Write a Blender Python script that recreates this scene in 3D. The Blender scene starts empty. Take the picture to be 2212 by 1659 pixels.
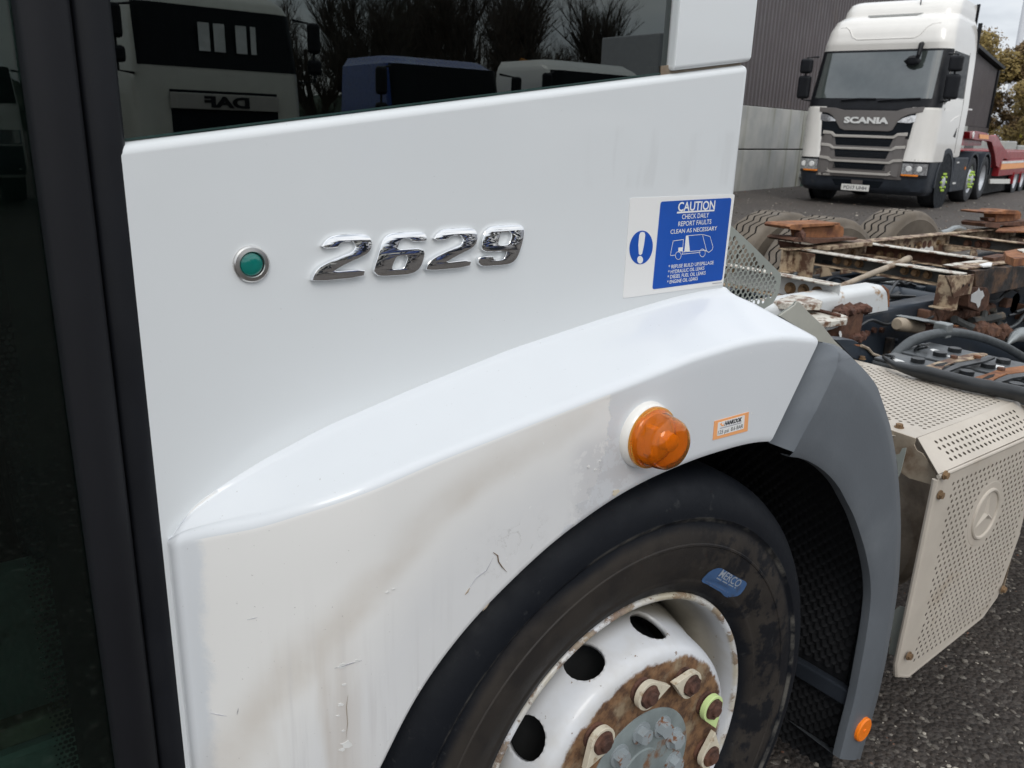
import bpy, bmesh, math, random
from math import sin, cos, pi, radians, atan2, hypot, sqrt
from mathutils import Vector, Matrix, noise
from mathutils.geometry import tessellate_polygon

scene = bpy.context.scene
COL = scene.collection
random.seed(7)

# ------------------------------------------------------------------ camera
# world: x = along the white truck towards its rear, y = into the truck, z = up
CX, CY, F = 1106.0, 829.5, 1780.3
_X = Vector((0.798, -0.155, 0.5826)).normalized()
_D = Vector((-0.031, 0.9536, 0.2993)); _D = (_D - _X * _D.dot(_X)).normalized()
_Y = _X.cross(_D)
_R = Matrix((_X, _Y, -_D))
CAM = Vector((0.0, -0.86, 1.51))
cd = bpy.data.cameras.new('camera')
cam = bpy.data.objects.new('camera', cd); COL.objects.link(cam)
rot = Matrix((_R @ Vector((1, 0, 0)), _R @ Vector((0, -1, 0)), _R @ Vector((0, 0, -1)))).transposed()
cam.matrix_world = Matrix.Translation(CAM) @ rot.to_4x4()
cd.sensor_width = 36.0
cd.lens = F / 2212.0 * 36.0
cd.clip_start = 0.05; cd.clip_end = 1500
cd.dof.use_dof = True; cd.dof.focus_distance = 1.25; cd.dof.aperture_fstop = 14.0
scene.camera = cam

# ------------------------------------------------------------------ light
SUN_EL, SUN_ROT = radians(42), radians(200)
world = bpy.data.worlds.new('World'); scene.world = world; world.use_nodes = True
wt = world.node_tree; wn = wt.nodes; wl = wt.links
wn.clear()
wo = wn.new('ShaderNodeOutputWorld'); wb = wn.new('ShaderNodeBackground')
sky = wn.new('ShaderNodeTexSky'); sky.sky_type = 'NISHITA'; sky.sun_disc = False
sky.sun_elevation = SUN_EL; sky.sun_rotation = SUN_ROT
tc = wn.new('ShaderNodeTexCoord')
mp = wn.new('ShaderNodeMapping'); mp.inputs['Scale'].default_value = (1.0, 1.0, 3.2)
wl.new(tc.outputs['Generated'], mp.inputs['Vector'])
n1 = wn.new('ShaderNodeTexNoise'); n1.inputs['Scale'].default_value = 2.6; n1.inputs['Detail'].default_value = 6; n1.inputs['Roughness'].default_value = .55
wl.new(mp.outputs[0], n1.inputs['Vector'])
cr = wn.new('ShaderNodeValToRGB')
e = cr.color_ramp.elements
e[0].position = .34; e[0].color = (.40, .44, .50, 1)
e[1].position = .66; e[1].color = (1.0, 1.0, 1.0, 1)
m_ = cr.color_ramp.elements.new(.5); m_.color = (.78, .82, .87, 1)
wl.new(n1.outputs['Fac'], cr.inputs['Fac'])
sc_ = wn.new('ShaderNodeVectorMath'); sc_.operation = 'SCALE'; sc_.inputs['Scale'].default_value = 8.6
wl.new(cr.outputs['Color'], sc_.inputs[0])
# overcast luminance: brighter towards the zenith
sx_ = wn.new('ShaderNodeSeparateXYZ'); wl.new(tc.outputs['Generated'], sx_.inputs[0])
zr = wn.new('ShaderNodeMapRange'); wl.new(sx_.outputs[2], zr.inputs[0]); zr.inputs[1].default_value = 0; zr.inputs[2].default_value = 1; zr.inputs[3].default_value = .80; zr.inputs[4].default_value = 1.55
sc2 = wn.new('ShaderNodeVectorMath'); sc2.operation = 'SCALE'; wl.new(sc_.outputs[0], sc2.inputs[0]); wl.new(zr.outputs[0], sc2.inputs['Scale'])
mx = wn.new('ShaderNodeMix'); mx.data_type = 'RGBA'; mx.inputs[0].default_value = .95
wl.new(sky.outputs['Color'], mx.inputs[6]); wl.new(sc2.outputs[0], mx.inputs[7])
wl.new(mx.outputs[2], wb.inputs['Color']); wb.inputs['Strength'].default_value = .115
wl.new(wb.outputs[0], wo.inputs['Surface'])

sd = bpy.data.lights.new('sun', 'SUN'); sd.energy = .8; sd.angle = radians(24); sd.color = (1.0, .96, .9)
sun = bpy.data.objects.new('sun', sd); COL.objects.link(sun)
sdir = Vector((-.55, -.85, 1.0)).normalized()     # towards the sun: behind the photographer
sun.rotation_euler = sdir.to_track_quat('Z', 'Y').to_euler()
sky.sun_rotation = atan2(sdir.x, sdir.y)
sky.sun_elevation = math.asin(sdir.z)

vs = scene.view_settings
vs.view_transform = 'Standard'; vs.look = 'None'; vs.exposure = 0.20; vs.gamma = 1.0; vs.use_curve_mapping = False

# ------------------------------------------------------------------ tracing helpers: a pixel put on a real plane
def ray(u, v): return _R @ Vector(((u - CX) / F, (v - CY) / F, 1.0))
def at_y(p, y): d = ray(*p); return CAM + d * ((y - CAM.y) / d.y)
def at_z(p, z): d = ray(*p); return CAM + d * ((z - CAM.z) / d.z)
def at_x(p, x): d = ray(*p); return CAM + d * ((x - CAM.x) / d.x)
def crop(x0, y0, k): return lambda u, v: ((x0 + u / k) * .54861, (y0 + v / k) * .54861)
kA = crop(2860, 780, 3.687); kB = crop(3432, 780, 3.687); kC = crop(2960, 1130, 3.687); kD = crop(3432, 1130, 3.687)
kE = crop(2350, 700, 3.017); kF = crop(2300, 1500, 2.765); kG = crop(2500, 2100, 3.687); k3 = crop(800, 750, 1.58)
k4 = crop(2900, 1300, 1.954); k5 = crop(2900, 2100, 1.795); kS = crop(2900, 0, 1.9514)

# ------------------------------------------------------------------ materials
class NT:
    def __init__(s, name):
        s.m = bpy.data.materials.new(name); s.m.use_nodes = True
        s.t = s.m.node_tree; s.n = s.t.nodes; s.l = s.t.links
        s.n.clear()
        s.out = s.n.new('ShaderNodeOutputMaterial'); s.b = s.n.new('ShaderNodeBsdfPrincipled')
        s.l.new(s.b.outputs[0], s.out.inputs[0])
        s.tc = s.n.new('ShaderNodeTexCoord'); s.obj = s.tc.outputs['Object']
    def set(s, k, v):
        i = s.b.inputs[k]
        if hasattr(v, 'is_linked') or isinstance(v, bpy.types.NodeSocket): s.l.new(v, i)
        else:
            if k in ('Base Color', 'Coat Tint', 'Emission Color') and len(v) == 3: v = (*v, 1)
            i.default_value = v
    def _in(s, i, v):
        if isinstance(v, bpy.types.NodeSocket): s.l.new(v, i)
        else: i.default_value = v
    def scale(s, v, sc=(1, 1, 1), loc=(0, 0, 0)):
        n = s.n.new('ShaderNodeMapping'); s.l.new(v, n.inputs[0]); n.inputs['Scale'].default_value = sc; n.inputs['Location'].default_value = loc; return n.outputs[0]
    def noise(s, sc=5, det=4, ro=.5, vec=None, dist=0.0):
        n = s.n.new('ShaderNodeTexNoise'); s.l.new(vec or s.obj, n.inputs['Vector'])
        n.inputs['Scale'].default_value = sc; n.inputs['Detail'].default_value = det; n.inputs['Roughness'].default_value = ro; n.inputs['Distortion'].default_value = dist
        return n.outputs['Fac']
    def voro(s, sc=5, vec=None, out='Distance', feat='F1'):
        n = s.n.new('ShaderNodeTexVoronoi'); s.l.new(vec or s.obj, n.inputs['Vector']); n.feature = feat
        n.inputs['Scale'].default_value = sc; return n.outputs[out]
    def rng(s, v, a, b, c=0.0, d=1.0):
        n = s.n.new('ShaderNodeMapRange'); n.interpolation_type = 'SMOOTHSTEP'; s._in(n.inputs[0], v)
        n.inputs[1].default_value = a; n.inputs[2].default_value = b; n.inputs[3].default_value = c; n.inputs[4].default_value = d; return n.outputs[0]
    def math(s, op, a, b=0.0):
        n = s.n.new('ShaderNodeMath'); n.operation = op; s._in(n.inputs[0], a); s._in(n.inputs[1], b); return n.outputs[0]
    def mix(s, f, a, b):
        n = s.n.new('ShaderNodeMix'); n.data_type = 'RGBA'; s._in(n.inputs[0], f)
        for i, v in ((6, a), (7, b)):
            if isinstance(v, bpy.types.NodeSocket): s.l.new(v, n.inputs[i])
            else: n.inputs[i].default_value = (*v[:3], 1)
        return n.outputs[2]
    def sep(s, v=None):
        n = s.n.new('ShaderNodeSeparateXYZ'); s.l.new(v or s.obj, n.inputs[0]); return n.outputs
    def bump(s, h, st=.3, d=.002):
        n = s.n.new('ShaderNodeBump'); s.l.new(h, n.inputs['Height']); n.inputs['Strength'].default_value = st; n.inputs['Distance'].default_value = d
        s.l.new(n.outputs[0], s.b.inputs['Normal']); return n.outputs[0]

def simple(name, col, rough=.5, metal=0.0, coat=0.0, var=.12, vs_=6.0, bump=0.0, bs=60.0, dirt=None, dsc=5.0, dlo=.55, dhi=.75, spec=.5):
    t = NT(name)
    n = t.noise(vs_, 5, .6)
    c = t.mix(t.rng(n, .3, .7), tuple(x * (1 - var) for x in col), tuple(min(1, x * (1 + var)) for x in col))
    if dirt:
        c = t.mix(t.rng(t.noise(dsc, 8, .65), dlo, dhi), c, dirt)
    t.set('Base Color', c); t.set('Metallic', metal); t.set('Coat Weight', coat); t.set('Coat Roughness', .06); t.set('Specular IOR Level', spec)
    t.set('Roughness', rough if var <= .02 else t.rng(t.noise(vs_ * 2.3, 3, .5), .3, .7, max(0, rough * .85), min(1, rough * 1.15)))
    if bump: t.bump(t.noise(bs, 5, .6), bump, .003)
    return t.m

M = {}
def panel_paint():
    t = NT('white_side_panel_paint')
    x, y, z = t.sep()
    c = t.mix(t.rng(t.noise(1.5, 5, .6), .3, .7), (.745, .77, .78), (.765, .79, .80))
    film = t.rng(t.noise(2.3, 6, .62, t.scale(t.obj, (1, 1, .35))), .5, .75)
    c = t.mix(t.math('MULTIPLY', film, .10), c, (.55, .55, .54))
    # ghost of removed lettering near the rear upper corner
    reg = t.math('MULTIPLY', t.math('MULTIPLY', t.rng(x, .76, .82, 0, 1), t.rng(x, 1.075, 1.09, 1, 0)), t.math('MULTIPLY', t.rng(z, 1.425, 1.44, 0, 1), t.rng(z, 1.505, 1.52, 1, 0)))
    gh = t.rng(t.noise(24, 2, .5, t.scale(t.obj, (1, 1, .2))), .50, .60)
    c = t.mix(t.math('MULTIPLY', t.math('MULTIPLY', reg, gh), .16), c, (.50, .50, .50))
    c = t.mix(t.math('MULTIPLY', t.rng(t.noise(330, 2, .5), .75, .765), .45), c, (.28, .26, .24))
    t.set('Base Color', c); t.set('Roughness', t.rng(film, 0, 1, .28, .42)); t.set('Coat Weight', .55); t.set('Coat Roughness', .06)
    t.bump(t.noise(4.5, 2, .4), .08, .004)
    return t.m
M['white'] = panel_paint()
M['white_clean'] = simple('white_cab_paint', (.84, .815, .765), .3, coat=.7, var=.015)
M['black_rubber'] = simple('black_rubber', (.012, .0125, .014), .7, spec=.25, var=.25, vs_=3, bump=.08, bs=90)
M['black_seal'] = simple('black_seal', (.0085, .009, .0115), .6, spec=.28, var=.2, vs_=2, bump=.05, bs=140)
M['black_plastic'] = simple('black_plastic', (.0085, .0095, .0125), .5, spec=.28, var=.2, bump=.05)
M['dark_plastic'] = simple('dark_grey_plastic', (.028, .034, .044), .5, spec=.3, var=.15, bump=.05, dirt=(.09, .085, .08), dlo=.6, dhi=.9)
M['grey_plastic'] = simple('grey_mudguard_plastic', (.122, .136, .152), .52, var=.05, vs_=3, bump=.12, bs=220, dirt=(.16, .175, .19), dsc=3, dlo=.5, dhi=.8)
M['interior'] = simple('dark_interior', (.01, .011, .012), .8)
M['pale_step'] = simple('pale_step_paint', (.42, .48, .45), .6, var=.1, dirt=(.12, .11, .09))
M['steel'] = simple('brushed_steel', (.62, .61, .59), .28, metal=1.0, var=.06)
M['chrome'] = simple('chrome', (.86, .87, .88), .035, metal=1.0, var=.01)
M['cover_pale'] = simple('pale_cover_paint', (.40, .395, .345), .55, var=.08, vs_=8, dirt=(.30, .26, .20), dsc=9)
M['galv'] = simple('galvanised_steel', (.33, .35, .35), .45, metal=.7, var=.15, vs_=30)
M['sticker_white'] = simple('sticker_white', (.84, .835, .82), .35, var=.01)
M['sticker_blue'] = simple('sticker_blue', (.010, .085, .43), .35, var=.05, vs_=9)
M['sticker_orange'] = simple('sticker_orange', (.93, .42, .17), .5, var=.04)
M['ink'] = simple('black_ink', (.02, .02, .03), .5)
M['ink_grey'] = simple('grey_ink', (.42, .42, .45), .5)
M['merco_blue'] = simple('faded_blue_sticker', (.055, .12, .26), .5, var=.1, vs_=30, dirt=(.055, .07, .11), dsc=25)
M['merco_ink'] = simple('faded_white_ink', (.36, .40, .46), .5)
M['merco_faint'] = simple('faint_ink', (.09, .14, .26), .5)
M['beige'] = simple('beige_perforated_steel', (.53, .475, .405), .5, var=.05, vs_=8, bump=.1, dirt=(.42, .33, .24), dsc=7, dlo=.58, dhi=.85)
M['greygreen'] = simple('grey_green_perforated_steel', (.31, .33, .30), .5, var=.07, vs_=8, dirt=(.24, .23, .19), dsc=9)
M['beige_dirty'] = simple('dirty_beige_steel', (.34, .28, .21), .6, var=.2, vs_=10, bump=.2, dirt=(.13, .075, .04), dsc=9, dlo=.45, dhi=.7)
M['silencer'] = simple('silencer_steel', (.27, .225, .175), .5, metal=.2, var=.2, vs_=5, dirt=(.10, .07, .05), dsc=6, dlo=.45, dhi=.7)
M['frame'] = simple('frame_blue_black', (.022, .031, .044), .42, coat=.15, var=.2, vs_=5, bump=.1, dirt=(.07, .065, .06), dsc=9, dlo=.55, dhi=.8)
M['rust'] = simple('rust', (.10, .048, .03), .85, var=.45, vs_=22, bump=.6, bs=90, dirt=(.17, .085, .05), dsc=14, dlo=.5, dhi=.75)
M['rust_dark'] = simple('dark_rust', (.095, .044, .030), .9, var=.5, vs_=30, bump=.8, bs=120, dirt=(.14, .06, .03), dsc=16, dlo=.5, dhi=.75)
M['rust_orange'] = simple('orange_rust', (.27, .115, .05), .85, var=.35, vs_=18, bump=.4, bs=90, dirt=(.14, .055, .03), dsc=12, dlo=.48, dhi=.66)
M['white_rusty'] = simple('rusty_white_paint', (.62, .59, .52), .5, var=.08, bump=.3, bs=50, dirt=(.17, .09, .05), dsc=21, dlo=.48, dhi=.60)
M['white_beam'] = simple('white_beam_paint', (.66, .68, .68), .4, coat=.3, var=.03, dirt=(.36, .22, .11), dsc=8, dlo=.585, dhi=.66)
M['cream_rusty'] = simple('rusty_cream_paint', (.44, .34, .23), .65, var=.2, bump=.4, bs=60, dirt=(.11, .055, .033), dsc=17, dlo=.42, dhi=.58)
M['mottled'] = simple('mottled_dark_rust', (.03, .027, .026), .85, var=.5, vs_=14, bump=.8, bs=70, dirt=(.13, .075, .045), dsc=10, dlo=.46, dhi=.62)
M['dirty_web'] = simple('dirty_dark_web', (.05, .052, .05), .7, var=.3, vs_=12, bump=.4, dirt=(.16, .11, .065), dsc=8, dlo=.52, dhi=.72)
M['rust_tan'] = simple('tan_rust', (.20, .125, .065), .85, var=.4, vs_=30, bump=.5, bs=90, dirt=(.10, .055, .03), dsc=20, dlo=.5, dhi=.7)
M['indicator'] = simple('cream_nut_indicator', (.66, .60, .47), .5, var=.08, vs_=40, dirt=(.33, .22, .12), dsc=60, dlo=.55, dhi=.75)
M['indicator_green'] = simple('lime_nut_indicator', (.62, .78, .34), .5, var=.05)
M['lime'] = simple('lime_green_nut_indicator', (.50, .72, .10), .5, var=.05)
M['bolt_grey'] = simple('painted_grey_bolt', (.30, .335, .35), .5, var=.1, bump=.2, dirt=(.22, .10, .05), dsc=55, dlo=.56, dhi=.62)
M['orange_reflector'] = simple('orange_reflector', (.95, .22, .01), .3, var=.03)
M['battery'] = simple('battery_grey_plastic', (.085, .092, .098), .4, var=.2, vs_=18, bump=.15, dirt=(.16, .15, .13), dsc=14, dlo=.55, dhi=.8)
M['hose'] = simple('grey_rubber_hose', (.06, .068, .072), .45, var=.2, vs_=30, bump=.2)
M['pipe_black'] = simple('black_pipe', (.018, .02, .022), .35, var=.2, vs_=20)
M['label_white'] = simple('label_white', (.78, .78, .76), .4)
M['label_blue'] = simple('label_blue', (.05, .12, .45), .4)
M['lime_yellow'] = simple('yellow_lamp', (.9, .8, .08), .4)
M['scania_grey'] = simple('taupe_grey_paint', (.135, .122, .115), .4, coat=.3, var=.03)
M['silver_bar'] = simple('silver_trim', (.50, .47, .43), .35, metal=.2, var=.04)
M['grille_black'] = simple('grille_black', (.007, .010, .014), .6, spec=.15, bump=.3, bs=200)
M['red_paint'] = simple('red_trailer_paint', (.30, .012, .018), .4, coat=.3, var=.15, dirt=(.10, .02, .02), dsc=3)
M['amber_plain'] = simple('amber_lamp', (.85, .25, .02), .3)
M['plate_white'] = simple('number_plate_white', (.74, .73, .68), .45, var=.02)
M['silver_wheel'] = simple('silver_wheel', (.55, .57, .60), .35, metal=.3, var=.1)
M['corrugated'] = simple('brown_grey_cladding', (.092, .080, .083), .5, var=.06, vs_=.7, dirt=(.12, .10, .09), dsc=1.2)
M['glass_rim'] = simple('green_glass_edge', (.018, .045, .04), .3)
M['pipe_green'] = simple('green_downpipe', (.07, .12, .10), .5)
M['cream_cab'] = simple('cream_cab_paint', (.62, .60, .53), .35, coat=.4, var=.03)
M['blue_cab'] = simple('blue_cab_paint', (.008, .045, .24), .3, coat=.5, var=.05)
M['grey_box'] = simple('grey_box_panel', (.50, .50, .52), .5, var=.05)
M['excavator'] = simple('orange_plant_paint', (.8, .30, .02), .5)

# --- painted and worn materials with shapes of their own
def weathered_fender():
    t = NT('worn_white_fender_paint')
    x, y, z = t.sep()
    dx = t.math('SUBTRACT', x, .861); dz = t.math('SUBTRACT', z, .5)
    r = t.math('SQRT', t.math('ADD', t.math('MULTIPLY', dx, dx), t.math('MULTIPLY', dz, dz)))
    wob = t.math('MULTIPLY', t.math('SUBTRACT', t.noise(5, 4, .55), .5), .09)
    r2 = t.math('ADD', r, wob)
    geo = t.n.new('ShaderNodeNewGeometry'); gs_ = t.n.new('ShaderNodeSeparateXYZ'); t.l.new(geo.outputs['True Normal'], gs_.inputs[0]); side = t.rng(t.math('ABSOLUTE', gs_.outputs[2]), .10, .22, 1, 0)     # on the outer face only, not on the ledge
    white = (.725, .75, .775)
    # matt creamy patch where the clear coat has peeled off; broken edge
    edge_n = t.math('ADD', t.math('MULTIPLY', t.noise(26, 8, .7), .055), t.math('MULTIPLY', t.noise(4, 3, .5), .07))
    top = t.math('SUBTRACT', z, t.math('MULTIPLY', x, .155))                 # parallel to the crease
    pz = t.rng(t.math('ADD', top, edge_n), 1.135, 1.139, 1, 0)
    px = t.rng(t.math('ADD', t.math('ADD', x, t.math('MULTIPLY', t.math('SUBTRACT', 1.15, z), .35)), t.math('MULTIPLY', edge_n, 2.4)), .872, .877, 1, 0)
    pl = t.rng(t.math('ADD', x, t.math('MULTIPLY', edge_n, .5)), .243, .256, 0, 1)
    patch = t.math('MULTIPLY', t.math('MULTIPLY', pz, px), t.math('MULTIPLY', pl, side))
    c = t.mix(t.rng(t.noise(3, 4, .5), .3, .7), white, tuple(v * .975 for v in white))
    c = t.mix(patch, c, (.84, .83, .805))
    # brown halo round the wheel and rubbed grey zone inside it
    ang_fade = t.math('MULTIPLY', t.rng(x, .70, .83, 1, 0), side)
    band = t.math('MULTIPLY', t.rng(r2, .655, .686, 0, 1), t.rng(r2, .688, .735, 1, 0))
    c = t.mix(t.math('MULTIPLY', t.math('MULTIPLY', band, ang_fade), t.rng(t.noise(7, 5, .6), .3, .7, .16, .40)), c, (.52, .44, .35))
    inner = t.math('MULTIPLY', t.rng(r2, .60, .68, 1, 0), ang_fade)
    c = t.mix(t.math('MULTIPLY', inner, .5), c, (.66, .67, .69))
    # vertical dribble streaks
    st = t.noise(62, 3, .55, t.scale(t.obj, (1, 1, .05)))
    low = t.math('MULTIPLY', t.rng(z, .78, 1.06, 1, 0), t.math('MULTIPLY', t.rng(x, .27, .30, 0, 1), side))
    c = t.mix(t.math('MULTIPLY', t.math('MULTIPLY', t.rng(st, .50, .66), low), .30), c, (.52, .50, .50))
    brn = t.math('MULTIPLY', t.math('MULTIPLY', t.rng(x, .25, .30, 0, 1), t.rng(x, .32, .40, 1, 0)), t.math('MULTIPLY', t.rng(z, .86, .99, 1, 0), side))
    c = t.mix(t.math('MULTIPLY', t.math('MULTIPLY', brn, t.rng(t.noise(18, 4, .6, t.scale(t.obj, (1, 1, .12))), .38, .66)), .55), c, (.47, .395, .32))
    # flakes: small white curls and chips near the peel edge
    fl = t.math('MULTIPLY', t.rng(t.noise(60, 6, .75), .655, .665), t.rng(t.noise(9, 2, .5), .52, .60))
    c = t.mix(t.math('MULTIPLY', t.math('MULTIPLY', fl, side), .8), c, (.88, .88, .86))
    # cracks and scuffs beside the tyre
    cd_ = t.math('ABSOLUTE', t.math('SUBTRACT', t.noise(16, 5, .62, dist=.6), .5))
    sx = t.math('SUBTRACT', x, .585); sz = t.math('SUBTRACT', z, .985)
    near = t.rng(t.math('SQRT', t.math('ADD', t.math('MULTIPLY', sx, sx), t.math('MULTIPLY', sz, sz))), .03, .085, 1, 0)
    crk = t.math('MULTIPLY', t.math('MULTIPLY', t.rng(cd_, .0, .0045, 1, 0), near), t.math('MULTIPLY', side, t.rng(t.noise(11, 2, .5), .50, .58)))
    c = t.mix(t.math('MULTIPLY', crk, .3), c, (.30, .26, .22))
    # grey scuffed skin right of the patch, below the lamp
    gs = t.math('MULTIPLY', t.math('MULTIPLY', t.rng(x, .66, .70, 0, 1), t.rng(x, .78, .80, 1, 0)), t.math('MULTIPLY', t.rng(z, 1.10, 1.13, 1, 0), side))
    c = t.mix(t.math('MULTIPLY', t.math('MULTIPLY', gs, t.rng(t.noise(30, 9, .7), .47, .50)), .55), c, (.60, .60, .61))
    c = t.mix(t.math('MULTIPLY', t.rng(t.noise(300, 2, .5), .745, .76), .5), c, (.30, .28, .26))
    rough = t.mix(patch, (.32, .32, .32), (.6, .6, .6))
    t.set('Base Color', c); t.set('Roughness', rough)
    cw = t.math('SUBTRACT', .55, t.math('MULTIPLY', patch, .5)); t.set('Coat Weight', cw); t.set('Coat Roughness', .07)
    h = t.math('ADD', t.math('MULTIPLY', patch, -1.0), t.math('ADD', t.math('MULTIPLY', fl, 1.5), t.math('MULTIPLY', crk, -2.0)))
    h = t.math('ADD', h, t.math('MULTIPLY', t.math('MULTIPLY', t.noise(14, 4, .6), inner), 1.6))
    t.bump(h, .35, .0012)
    return t.m
M['fender'] = weathered_fender()

def tyre_mat(name, base, dust, cx=0.0, cz=0.0, hard=.5):
    t = NT(name)
    x, y, z = t.sep()
    r = t.math('SQRT', t.math('ADD', t.math('MULTIPLY', x, x), t.math('MULTIPLY', z, z)))
    n = t.noise(14, 6, .65); n2 = t.noise(5, 4, .5)
    zone = t.math('MULTIPLY', t.rng(r, .30, .33, 0, 1), t.rng(t.math('ADD', r, t.math('MULTIPLY', t.math('SUBTRACT', n2, .5), .05)), .415, .435, 1, 0))
    n3 = t.noise(11, 8, .68)
    f = t.math('MULTIPLY', zone, t.rng(n, .25, .62, .55, 1))
    rightside = t.rng(x, .0, .30, 0, 1)
    f = t.math('MULTIPLY', f, t.math('SUBTRACT', 1.0, t.math('MULTIPLY', t.rng(n3, .46, .53, 1, 0), t.math('ADD', .15, t.math('MULTIPLY', rightside, .7)))))
    c = t.mix(f, base, dust)
    ring = t.rng(t.math('ABSOLUTE', t.math('SUBTRACT', r, .437)), .001, .006, 1, 0)
    c = t.mix(t.math('MULTIPLY', t.math('MULTIPLY', ring, t.rng(n, .45, .65)), .6), c, (.16, .15, .13))
    sc = t.rng(t.noise(40, 4, .7, t.scale(t.obj, (1, .5, 1))), .62, .74)
    c = t.mix(t.math('MULTIPLY', sc, .22), c, (.10, .10, .095))
    t.set('Specular IOR Level', .22); t.set('Base Color', c); t.set('Roughness', t.rng(n, .3, .7, hard * .9, min(1, hard * 1.4)))
    t.bump(t.noise(120, 4, .6), .18, .0015)
    return t.m
M['tyre'] = tyre_mat('front_tyre_rubber', (.0055, .007, .0105), (.038, .0325, .028))
M['tyre_dusty'] = simple('dusty_tyre_rubber', (.150, .124, .096), .85, var=.16, vs_=5, bump=.2, bs=60, dirt=(.11, .10, .088), dsc=6, dlo=.52, dhi=.75)
M['tyre_groove'] = simple('tyre_groove', (.012, .011, .011), .9)
M['tyre_far'] = simple('far_tyre', (.022, .024, .028), .7)

def rim_mat():
    t = NT('rusty_white_rim_paint')
    x, y, z = t.sep()
    r = t.math('SQRT', t.math('ADD', t.math('MULTIPLY', x, x), t.math('MULTIPLY', z, z)))
    n = t.noise(38, 9, .72); n2 = t.noise(9, 4, .6)
    grime = t.rng(y, .012, .06, 0, 1)
    c = t.mix(grime, (.70, .715, .74), (.25, .225, .18))
    c = t.mix(t.math('MULTIPLY', t.rng(n2, .40, .75), .5), c, (.48, .44, .37))
    lip = t.rng(r, .286, .289, 0, 1); c = t.mix(t.math('MULTIPLY', lip, t.rng(n2, .35, .6)), c, (.50, .45, .34)); fl = t.math('MULTIPLY', t.math('MULTIPLY', lip, t.rng(t.noise(26, 8, .7), .49, .56)), .85)
    hub = t.rng(t.math('ADD', r, t.math('MULTIPLY', t.math('SUBTRACT', t.noise(17, 9, .62), .5), .05)), .199, .207, 1, 0)
    rustc = t.mix(t.rng(t.noise(45, 6, .65), .35, .65), (.085, .043, .025), (.25, .135, .065))
    rustc = t.mix(t.rng(t.noise(13, 6, .65), .50, .66), rustc, (.31, .235, .15))
    sp = t.math('MULTIPLY', t.rng(t.noise(62, 6, .65), .655, .68), t.rng(t.noise(8, 3, .5), .42, .55))
    f = t.math('MAXIMUM', t.math('MAXIMUM', fl, hub), sp)
    c = t.mix(f, c, rustc)
    t.set('Base Color', c); t.set('Roughness', t.math('ADD', .34, t.math('MULTIPLY', f, .5))); t.set('Coat Weight', t.math('SUBTRACT', .3, t.math('MULTIPLY', f, .3)))
    t.bump(t.math('ADD', f, t.math('MULTIPLY', t.noise(90, 5, .6), t.math('MULTIPLY', hub, 1.2))), .4, .001)
    return t.m
M['rim'] = rim_mat()
M['hub_plate'] = simple('grey_hub_plate', (.215, .25, .25), .55, var=.15, vs_=20, bump=.3, dirt=(.20, .105, .055), dsc=15, dlo=.55, dhi=.66)

def glass(name, tint, op=.85, ior=1.52):
    t = NT(name)
    t.n.remove(t.b)
    tr = t.n.new('ShaderNodeBsdfTransparent'); tr.inputs[0].default_value = (*tint, 1)
    gl = t.n.new('ShaderNodeBsdfGlossy'); gl.inputs['Roughness'].default_value = 0.0; gl.inputs['Color'].default_value = (.92, 1.0, .98, 1)
    fr = t.n.new('ShaderNodeFresnel'); fr.inputs['IOR'].default_value = ior
    mx = t.n.new('ShaderNodeMixShader'); t.l.new(fr.outputs[0], mx.inputs[0]); t.l.new(tr.outputs[0], mx.inputs[1]); t.l.new(gl.outputs[0], mx.inputs[2])
    t.l.new(mx.outputs[0], t.out.inputs[0]); return t.m
M['door_glass'] = glass('green_door_glass', (.53, .64, .60), ior=1.42)
M['glass'] = glass('dark_tinted_glass', (.13, .20, .18), ior=1.95)
M['glass_far'] = simple('far_windscreen_glass', (.060, .072, .068), .03, var=.1, spec=1.0)
for n_ in M['glass_far'].node_tree.nodes:
    if n_.type == 'BSDF_PRINCIPLED': n_.inputs['IOR'].default_value = 1.75
M['glass_side'] = simple('dark_cab_side_glass', (.009, .012, .014), .35, var=.1, spec=.12)
M['lens_clear'] = simple('headlamp_glass', (.55, .56, .58), .08, metal=.75, var=.35, vs_=25)

def amber():
    t = NT('amber_lens'); t.set('Base Color', (1.0, .43, .03)); t.set('Transmission Weight', .93); t.set('Roughness', .07); t.set('IOR', 1.28)
    t.set('Subsurface Weight', 0.0); t.set('Coat Weight', .4)
    return t.m
M['amber'] = amber()
def green_lens():
    t = NT('green_push_button'); n = t.noise(60, 3, .5)
    t.set('Base Color', t.mix(n, (.0, .14, .12), (.0, .21, .17))); t.set('Roughness', .18); t.set('Coat Weight', .8); return t.m
M['green'] = green_lens()

def gravel():
    t = NT('dark_gravel')
    v = t.voro(70, out='Color'); vv = t.n.new('ShaderNodeSeparateColor'); t.l.new(v, vv.inputs[0])
    n = t.noise(1.1, 6, .6); f = t.noise(90, 4, .6)
    c = t.mix(t.rng(n, .35, .65), (.041, .031, .025), (.064, .049, .039))
    c = t.mix(t.rng(vv.outputs[0], .55, 1.0, 0, .5), c, (.12, .105, .092))
    c = t.mix(t.rng(vv.outputs[1], .93, .97, 0, .8), c, (.26, .235, .20))
    c = t.mix(t.rng(f, .35, .6, .55, 0), c, (.022, .020, .019))
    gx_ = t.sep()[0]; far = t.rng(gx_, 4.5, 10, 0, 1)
    c = t.mix(t.math('MULTIPLY', far, .20), c, (.20, .18, .165))      # paler gravel further out in the yard
    t.set('Base Color', c); t.set('Roughness', .8)
    t.bump(t.math('ADD', t.math('MULTIPLY', t.voro(70), -1.0), t.math('MULTIPLY', f, .6)), .95, .011)
    return t.m
M['gravel'] = gravel()
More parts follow.
